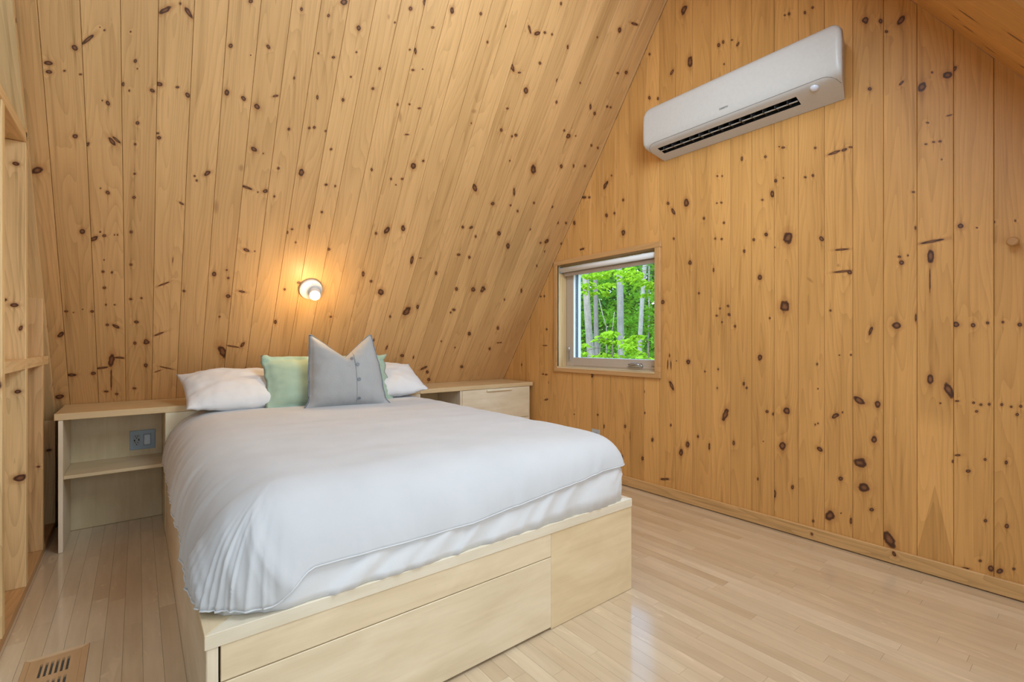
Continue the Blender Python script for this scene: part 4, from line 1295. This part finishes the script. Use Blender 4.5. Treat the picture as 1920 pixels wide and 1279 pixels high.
# second small wall plate, half hidden behind the bed
op2 = thing('outlet_plate', 'small grey wall plate low on the gable wall behind the bed', 'outlet', (XG, 2.675, 0.335))
box('plate', (XG - .006, 2.630, 0.275), (XG - .0005, 2.719, 0.396), plain('plate_pale', (188, 192, 196), .4), op2, .0025, 2)
box('receptacle', (XG - .0078, 2.657, 0.300), (XG - .0061, 2.692, 0.370), M_grey, op2, .0006)

# turned wooden peg
pg = lathe('wall_peg', [(.015, 0.0), (.015, .026), (.0195, .030), (.0205, .040), (.0195, .047), (.014, .050)], pine('pine_peg', 261.0, (), 'z', srgb(196, 146, 92)), None, 24, loc=(XG, 0.268, 1.557))
pg.rotation_euler = (0, -PI / 2, 0)
tag(pg, 'small round wooden peg on the gable wall at the right edge', 'peg')

# floor register
vt = thing('floor_vent', 'wooden floor register with rows of slots, flush with the floor', 'vent', ((VX0 + VX1) / 2, 2.2, 0))
M_vf = birch('maple_register', 'y', 61.0, (206, 166, 124))
ix0, ix1, iy0, iy1 = -0.2940, -0.1590, 2.045, 2.346
M_vl = birch('maple_register_edge', 'x', 62.0, (224, 194, 156))
def mit(name, quad, mat):
    c = W(vt)
    vs = [Vector((x, y, z)) - c for z in (-.012, .0016) for (x, y) in quad]
    return pyd(name, vs, [(0, 1, 2, 3), (4, 7, 6, 5)] + [(i, (i + 1) % 4, 4 + (i + 1) % 4, 4 + i) for i in range(4)], mat, vt)
e_ = .0004
mit('frame_rail', [(VX0, VY1), (VX1, VY1), (ix1 + e_, iy1 + e_), (ix0 - e_, iy1 + e_)], M_vl)
mit('frame_rail', [(VX0, VY0), (VX1, VY0), (ix1 + e_, iy0 - e_), (ix0 - e_, iy0 - e_)], M_vl)
mit('frame_rail', [(VX0, VY0 + .001), (ix0 - e_, iy0), (ix0 - e_, iy1), (VX0, VY1 - .001)], M_vf)
mit('frame_rail', [(VX1, VY0 + .001), (ix1 + e_, iy0), (ix1 + e_, iy1), (VX1, VY1 - .001)], M_vf)
bm = bmesh.new()
cx = [-0.2606 + .01394 * i for i in range(6)]
rows = [(2.220, 2.311), (2.100, 2.190)]
hw = .0036
def pb(x0, y0, x1, y1):
    box_bm(bm, Vector((x0, y0, -.010)) - W(vt), Vector((x1, y1, .0008)) - W(vt))
yl = [iy0] + [q for r_ in rows[::-1] for q in r_] + [iy1]
for a in range(0, len(yl), 2):
    pb(ix0, yl[a], ix1, yl[a + 1])
for (ya, yb) in rows:
    xe = [ix0] + [q for c in cx for q in (c - hw, c + hw)] + [ix1]
    for a in range(0, len(xe), 2):
        pb(xe[a], ya, xe[a + 1], yb)
gr = from_bm('grille', bm, M_vf, vt)
gr['kind'] = 'stuff'
box('damper', (ix0, iy0, -.0122), (ix1, iy1, -.0112), M_black, vt, 0)
for i, c in enumerate(cx):
    for (ya, yb) in rows:
        box('damper_blade', (c - .0032, ya + .004, -.0110), (c + .0034, yb - .002, -.0085), plain('steel_blue', (112, 132, 146), .35, .6) if i == 0 and ya > 2.2 else bpy.data.materials['steel_blue'], vt, 0)

# ================================================================== WALL LAMP
nb = Vector((0, -1 / NL, -M / NL))            # into the room
lc = Vector((0.936, 0, 1.494))
lc.y = YS - M * lc.z
lamp = thing('wall_lamp', 'round white wall spotlight, lit, on the sloping boards above the bed', 'lamp', lc)
Mlw = plain('lamp_white', (220, 219, 218), .35)
qb = nb.to_track_quat('Z', 'Y').to_euler()
bs = lathe('base', [(.072, 0), (.0745, .004), (.0745, .022), (.0715, .0265), (.03, .0275)], Mlw, lamp, 48)
bs.rotation_euler = qb
scw = lathe('screw', [(.0035, .0), (.0035, .001)], plain('screw_grey', (120, 122, 124), .4, .6), bs, 10, loc=(0, .050, .0272))
hd = Vector((-0.20, -0.86, -0.42)).normalized()
hp = nb * .052 + Vector((.016, 0, -.004))
tube('arm', [nb * .026, nb * .040, hp], .011, Mlw, lamp, 12)
qh = hd.to_track_quat('Z', 'Y').to_euler()
head = lathe('head', [(.020, -.030), (.0335, -.026), (.0355, -.018), (.0355, .050), (.0345, .054), (.0320, .054), (.0310, .046)], Mlw, lamp, 36, loc=hp)
head.rotation_euler = qh
bulb = lathe('bulb', [(.0305, .0475), (.0300, .053), (.024, .058), (.012, .0605), (.002, .061)], emit('bulb_lit', (255, 236, 206), 14.0), lamp, 28, loc=hp)
bulb.rotation_euler = qh
spot = light('lamp_light', 'POINT', lc + hp + hd * .17, 4.6, (1.0, 0.68, 0.32), shadow_soft_size=.028)

# ================================================================== AIR CONDITIONER
ac = thing('air_conditioner', 'white wall mounted air conditioner high on the gable wall', 'air conditioner', (XG, 1.487, 2.437))
AY0, AY1 = 0.853, 2.062
PROF = [(0.004, 2.437), (.04, 2.447), (.08, 2.458), (.115, 2.468), (.150, 2.478), (.176, 2.487), (.194, 2.498), (.204, 2.515), (.2085, 2.545), (.210, 2.60),
        (.2095, 2.66), (.207, 2.71), (.203, 2.735), (.195, 2.752), (.182, 2.763), (.160, 2.768), (.08, 2.770), (.004, 2.770)]
SLOT = (1.085, 1.985)                                # y range of the air outlet; d 0.08..0.15


def ac_pt(y, k, infl=0.0):
    d, z = PROF[k]
    e = min(y - AY0, AY1 - y)
    R = .030
    s = 1.0
    if e < R:
        s = 0.90 + 0.10 * max(0.0, 1 - (1 - e / R) ** 2.4) ** (1 / 2.4)
    yc, hf = (AY0 + AY1) / 2, (AY1 - AY0) / 2
    inset = 0.046 * (1 - min(1.0, d / .205)) ** 0.8      # the flanks lean in towards the wall
    y2 = yc + (y - yc) * (hf - inset) / hf if abs(y - yc) > .40 else y
    if abs(y - yc) > .40:
        f = (abs(y - yc) - .40) / (hf - .40)
        y2 = y - math.copysign(inset * f, y - yc)
    if k >= 12 and e < .05:
        z -= .030 * (1 - e / .05) ** 2.2
    return Vector((XG - max(.003, (d + infl) * s), y2, z + (infl if k < 3 else 0)))


ys_ = [AY0 + .055 * (1 - math.cos(i / 12 * PI / 2)) for i in range(13)]
mid = [AY0 + .055 + (SLOT[0] - AY0 - .055) * i / 3 for i in range(1, 4)] + [SLOT[0] + (SLOT[1] - SLOT[0]) * i / 16 for i in range(1, 17)]
ys_ = ys_ + mid + sorted([AY1 - (y - AY0) for y in ys_ if AY1 - (y - AY0) > SLOT[1] + .004])
c0 = W(ac)
vs = [ac_pt(y, k) - c0 for y in ys_ for k in range(len(PROF))]
nk = len(PROF)
fs = []
for i in range(len(ys_) - 1):
    for k in range(nk - 1):
        inslot = SLOT[0] - .001 < ys_[i] and ys_[i + 1] < SLOT[1] + .001 and 2 <= k <= 3
        if not inslot:
            fs.append((i * nk + k, (i + 1) * nk + k, (i + 1) * nk + k + 1, i * nk + k + 1))
fs.append(tuple(range(nk)))
fs.append(tuple((len(ys_) - 1) * nk + k for k in range(nk)))
body = pyd('housing', vs, fs, M_white, ac)
for p in body.data.polygons:
    p.use_smooth = len(p.vertices) == 4
# dark outlet box behind the opening
sd0, sz0 = PROF[2]
sd1, sz1 = PROF[4]
def bx_poly(pts, name, mat, parent):
    vs = [Vector((XG - d, y, z)) - W(parent) for y in SLOT for (d, z) in pts]
    n_ = len(pts)
    fs = [(i, i + 1, n_ + i + 1, n_ + i) for i in range(n_ - 1)] + [tuple(range(n_)), tuple(range(n_, 2 * n_))]
    return pyd(name, vs, fs, mat, parent)
ol = bx_poly([(sd0, sz0), (sd0 - .01, sz0 + .06), (sd1 - .03, sz1 + .07), (sd1, sz1)], 'air_outlet', M_black, ac)
ol.data.materials.append(M_black)
# outlet flap seen as a pale line, upright vanes behind it
mz = (sz0 + sz1) / 2
md_ = (sd0 + sd1) / 2
box('flap', (XG - md_ - .006, SLOT[0] + .004, mz - .003), (XG - md_ + .004, SLOT[1] - .004, mz + .0015), plain('flap_pale', (196, 192, 186), .35), ac, .001)
for i in range(13):
    y = SLOT[0] + .05 + i * (SLOT[1] - SLOT[0] - .1) / 12
    big = i in (4, 8)
    box('vane', (XG - sd1 + .010, y - (.004 if big else .0015), sz0 + .006), (XG - sd0 - .004, y + (.004 if big else .0015), sz1 + .030),
        bpy.data.materials.get('vane_grey') or plain('vane_grey', (58, 60, 62), .5), ac, 0)
# seam between front panel and lower housing: runs along, bends down at both ends
seam = []
for i in range(61):
    t_ = i / 60
    y = AY0 + .004 + (AY1 - AY0 - .008) * t_
    e = min(y - AY0, AY1 - y)
    kf = 6.35
    if e < .10:
        kf = 6.35 - 3.2 * (1 - e / .10) ** 2.4
    k = int(kf)
    seam.append(ac_pt(y, k, .0004).lerp(ac_pt(y, k + 1, .0004), kf - k) - c0)
tube('panel_seam', seam, .0013, plain('seam_shadow', (120, 118, 114), .6), ac, 5)
# motion sensor
sp_ = ac_pt(0.985, 5).lerp(ac_pt(0.985, 4), .5) - c0
dn = Vector((-.42, 0, -1)).normalized()
so_ = lathe('sensor', [(.021, -.004), (.021, .002), (.0185, .0075), (.012, .012), (.004, .0138)], plain('sensor_dome', (222, 226, 240), .12), ac, 28, loc=sp_)
so_.rotation_euler = dn.to_track_quat('Z', 'Y').to_euler()
# maker's lettering on the front panel
lx = -0.2107
lg = text('logo', 'DAIKIN', .0165, plain('logo_grey', (96, 94, 92), .5), ac, Vector((lx, 1.4665 - 1.487, 2.5475 - 2.437)), (PI / 2, 0, -PI / 2), .0003)
# back plate
box('back_plate', (XG - .018, AY0 + .048, 2.445), (XG - .001, AY1 - .05, 2.70), plain('plate_white', (214, 206, 196), .45), ac, .002)

# ================================================================== ROLLER BLIND
rb = thing('roller_blind', 'white roller blind rolled up at the top of the window', 'blind', (XG + .045, 2.6, 1.775))
rol = lathe('roll', [(.020, 0), (.0225, .001), (.0225, jy1 - jy0 - .012), (.020, jy1 - jy0 - .011)], cloth('blind_white', (250, 249, 249), 700, .05), rb, 28, '-y',
            loc=Vector((XG + .026, jy1 - .006, 1.776)) - W(rb))
box('hem_bar', (XG + .052, jy0 + .012, 1.722), (XG + .060, jy1 - .020, 1.752), plain('hem_taupe', (190, 170, 154), .5), rb, .003, 2)
for y in (jy0 + .001, jy1 - .007):
    box('bracket', (XG + .006, y, 1.748), (XG + .062, y + .006, 1.806), M_grey, rb, .001)

# ================================================================== THE WOOD OUTSIDE
gnd = struct(box('ground', (3.6, -12, -3.1), (60, 60, -2.8), plain('forest_floor', (70, 74, 40), .95), None, 0), 'forest floor outside below the window')
frnd = random.Random(21)
M_leaf = leaf_mat('leaf_lime', (136, 182, 52), (172, 216, 44))
M_leaf2 = leaf_mat('leaf_green', (88, 140, 48), (124, 180, 44))
M_leaf3 = leaf_mat('leaf_deep', (54, 104, 46), (78, 138, 44))


def bark(name, rgb, seed):
    m, t, b, out = new_mat(name)
    n = N(t)
    tc = n.node('ShaderNodeTexCoord')
    sp = n.node('ShaderNodeSeparateXYZ', {0: tc.outputs['Object']})
    a = n.noise(n.comb(n.math('MULTIPLY', sp.outputs[0], 30.0), n.math('MULTIPLY', sp.outputs[1], 30.0), n.math('MULTIPLY', sp.outputs[2], 7.0)), 1.0, 4.0, .65)
    b2 = n.noise(n.comb(n.math('MULTIPLY', sp.outputs[0], 8.0), n.math('MULTIPLY', sp.outputs[1], 8.0), n.math('MULTIPLY', sp.outputs[2], 22.0)), 1.0, 2.0, .6)
    v = n.math('ADD', n.rng(a, .25, .75, .62, 1.18), n.rng(b2, .3, .7, -.12, .1))
    n.put(b.inputs['Base Color'], n.mix(1.0, srgb(*[int(c * .80) for c in rgb]), n.comb(v, v, v), 'MULTIPLY'))
    b.inputs['Roughness'].default_value = .9
    return m


def outpt(u, v, x):
    """world point at depth x on the line of sight through pixel (u, v)"""
    r = (u - 960) / 889.47
    d = Vector((r * math.sin(TH) + math.cos(TH), -r * math.cos(TH) + math.sin(TH), (642.41 - v) / 889.47))
    return Vector((0, 0, 1.12)) + d * (x / d.x)


def sprays(verts, faces, c, n_, rad, size, droop, tall=.10):
    """a flat drooping spray of leaves round c"""
    for _ in range(n_):
        a = frnd.random() * 2 * PI
        r = rad * math.sqrt(frnd.random())
        p = c + Vector((r * math.cos(a), r * math.sin(a), frnd.gauss(0, rad * tall) - droop * (r / rad) ** 2 * rad))
        s = size * frnd.uniform(.7, 1.25)
        out_ = Vector((math.cos(a + frnd.gauss(0, .7)), math.sin(a + frnd.gauss(0, .7)), -frnd.uniform(.15, .8) * (1 + 4 * (tall - .1)))).normalized()
        sd = out_.cross(Vector((frnd.gauss(0, .35), frnd.gauss(0, .35), 1))).normalized()
        up = sd.cross(out_)
        k = len(verts)
        verts += [p, p + out_ * s * .45 + sd * s * .48 - up * s * .06, p + out_ * s * .42, p + out_ * s * .45 - sd * s * .48 - up * s * .06, p + out_ * s * 1.05 - up * s * .12]
        faces += [(k, k + 1, k + 2), (k, k + 2, k + 3), (k + 1, k + 4, k + 2), (k + 2, k + 4, k + 3)]


TREES = [  # (pixel path bottom/top, depth, radius, bark, label)
    ((1108, 670, 1100, 560, 1097, 500), 7.0, .068, (176, 172, 160), 'pale grey tree trunk nearest the left edge of the window'),
    ((1119, 655, 1117, 560, 1116, 500), 9.0, .060, (132, 130, 124), 'darker tree trunk close behind the pale left one'),
    ((1165, 672, 1163, 560, 1161, 495), 7.5, .066, (158, 160, 154), 'straight grey tree trunk in the middle of the window'),
    ((1199, 672, 1203, 580, 1209, 495), 9.0, .050, (170, 174, 166), 'leaning slim grey tree trunk right of the middle one'),
    ((1215, 668, 1217, 590, 1217, 500), 12.0, .030, (164, 172, 160), 'thin young tree trunk at the right edge of the window'),
]
for ti, (px, dep, rad, rgb, lab) in enumerate(TREES):
    p0, p1, p2 = (outpt(px[i], px[i + 1], dep) for i in (0, 2, 4))
    base_ = Vector((p0.x, p0.y, -2.8))
    base_.xy += (p0 - p1).xy.normalized() * .05 if (p0 - p1).xy.length > .001 else Vector((0, 0))
    tr = thing('tree', lab, 'tree', base_)
    topv = p2 + (p2 - p1).normalized() * 10.0
    pts = [base_, p0.lerp(base_, .4), p0, p0.lerp(p1, .5) + Vector((0, .008, 0)), p1, p2, p2.lerp(topv, .5), topv]
    tube('trunk', [p - base_ for p in pts], rad, bark('bark_%d' % ti, rgb, ti), tr, 14, radii=[rad * 1.3, rad * 1.12, rad * 1.04, rad, rad * .98, rad * .92, rad * .7, rad * .35])
    V, F = [], []
    for _ in range(26):
        t_ = frnd.random()
        c = p2.lerp(topv, .70 + .34 * t_) + Vector((frnd.gauss(0, .8), frnd.gauss(0, .8), 0)) - base_
        sprays(V, F, c, 38, .34, .085, .25)
    lf = pyd('leaves', V, F, M_leaf2, tr, recalc=False)
    lf['kind'] = 'stuff'

# nearer sprays that hang into the view, each a sapling with its own stem
SAP = [  # pixel centre of sprays (u, v, radius px), depth
    ('leafy lime maple sapling hanging in at the top left of the window', 6.2,
     [(1096, 515, 12), (1112, 512, 13), (1128, 510, 12), (1143, 514, 14), (1104, 530, 14), (1120, 536, 13), (1098, 545, 12), (1140, 530, 12), (1152, 506, 10), (1090, 535, 8), (1128, 545, 10)]),
    ('leafy lime branch of a maple at the top right of the window', 6.6,
     [(1174, 508, 12), (1186, 514, 12), (1170, 522, 9), (1196, 522, 10), (1205, 530, 12), (1217, 528, 11), (1210, 550, 6), (1180, 500, 9), (1222, 535, 8), (1196, 510, 9)]),
    ('low bright maple shrub at the bottom left of the window', 5.6,
     [(1090, 660, 10), (1096, 645, 9), (1128, 664, 13), (1140, 668, 12), (1118, 668, 10), (1150, 664, 10), (1092, 672, 12), (1134, 626, 13), (1146, 620, 10), (1124, 634, 10), (1150, 638, 8)]),
    ('bright maple shrub with big leaves at the bottom right of the window', 5.9,
     [(1178, 634, 13), (1190, 640, 12), (1182, 652, 12), (1196, 628, 9), (1200, 660, 10), (1188, 664, 11), (1210, 668, 9), (1176, 645, 10), (1220, 672, 9), (1196, 668, 10)]),
]
for si, (lab, dep, cl) in enumerate(SAP):
    cs = []
    for (u, v, r_) in cl:
        dd = dep + frnd.uniform(-.5, .5)
        p = outpt(u, v, dd)
        cs.append((p, r_ * p.length / 889.47 * 1.15))
    mean = sum((c[0] for c in cs), Vector()) / len(cs)
    low = si >= 2
    base_ = Vector((mean.x + .3, mean.y - (.9 if si != 0 else -1.6) * (0 if low else 1), -2.8))
    sp_t = thing('maple_sapling', lab, 'sapling', base_, None)
    V, F = [], []
    for (p, r_) in cs:
        sprays(V, F, p - base_, 34, r_, .072, .35)
    topp = Vector((base_.x, base_.y, mean.z + (.1 if low else .5)))
    st = tube('stem', [(0, 0, 0), (topp - base_) * .5 + Vector((.03, .02, 0)), topp - base_], .012, bark('bark_sap_%d' % si, (120, 112, 90), si), sp_t, 8, radii=[.02, .016, .008])
    bmv = []
    for ci, (p, r_) in enumerate(cs):
        q = Vector((base_.x, base_.y, min(p.z + .02, topp.z))) - base_
        ci % 3 == 0 and tube('twig', [q, (q + p - base_) / 2 + Vector((0, 0, .05)), p - base_], .004, bpy.data.materials['bark_sap_%d' % si], sp_t, 5)
    lf = pyd('leaves', V, F, M_leaf, sp_t, recalc=False)
    lf['kind'] = 'stuff'

# thin bare sticks
for (a, b_, c_, lab) in (((1123, 560), (1130, 590), (1137, 613), 'thin dead stick leaning between the trunks left of centre'),
                         ((1125, 648), (1148, 622), (1152, 585), 'thin pale bent twig rising beside the middle trunk')):
    p = [outpt(q[0], q[1], 8.2) for q in (a, b_, c_)]
    lo_ = min(p, key=lambda v_: v_.z)
    base_ = Vector((lo_.x, lo_.y, -2.8))
    pts = ([base_] + [lo_] + sorted([q for q in p if q is not lo_], key=lambda v_: v_.z))
    o = tube('stick', [q - base_ for q in pts], .012, bark('bark_' + lab[5:9], (160, 160, 140), 4), None, 6, loc=base_, radii=[.018, .012, .011, .008])
    tag(o, lab, 'stick')

# middle distance and far foliage
for (nm, lab, n_, d0, d1, mat, sz, z0, z1) in (('understory', 'layered green leaves of the understory behind the trunks', 420, 9.5, 14.5, M_leaf2, .10, -.6, 4.2),
                                              ('forest_foliage', 'deep green foliage of the far wood', 900, 15, 24, M_leaf3, .20, -2.0, 6.0)):
    V, F = [], []
    for _ in range(n_):
        x = frnd.uniform(d0, d1)
        lo_, hi_ = outpt(1075, 640, x).y, outpt(1238, 640, x).y
        y = frnd.uniform(hi_ - .12 * x, lo_ + .12 * x)
        z = frnd.uniform(z0, z1 * (1 if nm == 'forest_foliage' else 1))
        sprays(V, F, Vector((x, y, z)), 40 if sz < .15 else 34, .45 if sz < .15 else .75, sz, .3, .1 if sz < .15 else .5)
    o = pyd(nm, V, F, mat, None, recalc=False)
    o['kind'] = 'stuff'
    tag(o, lab, 'foliage')
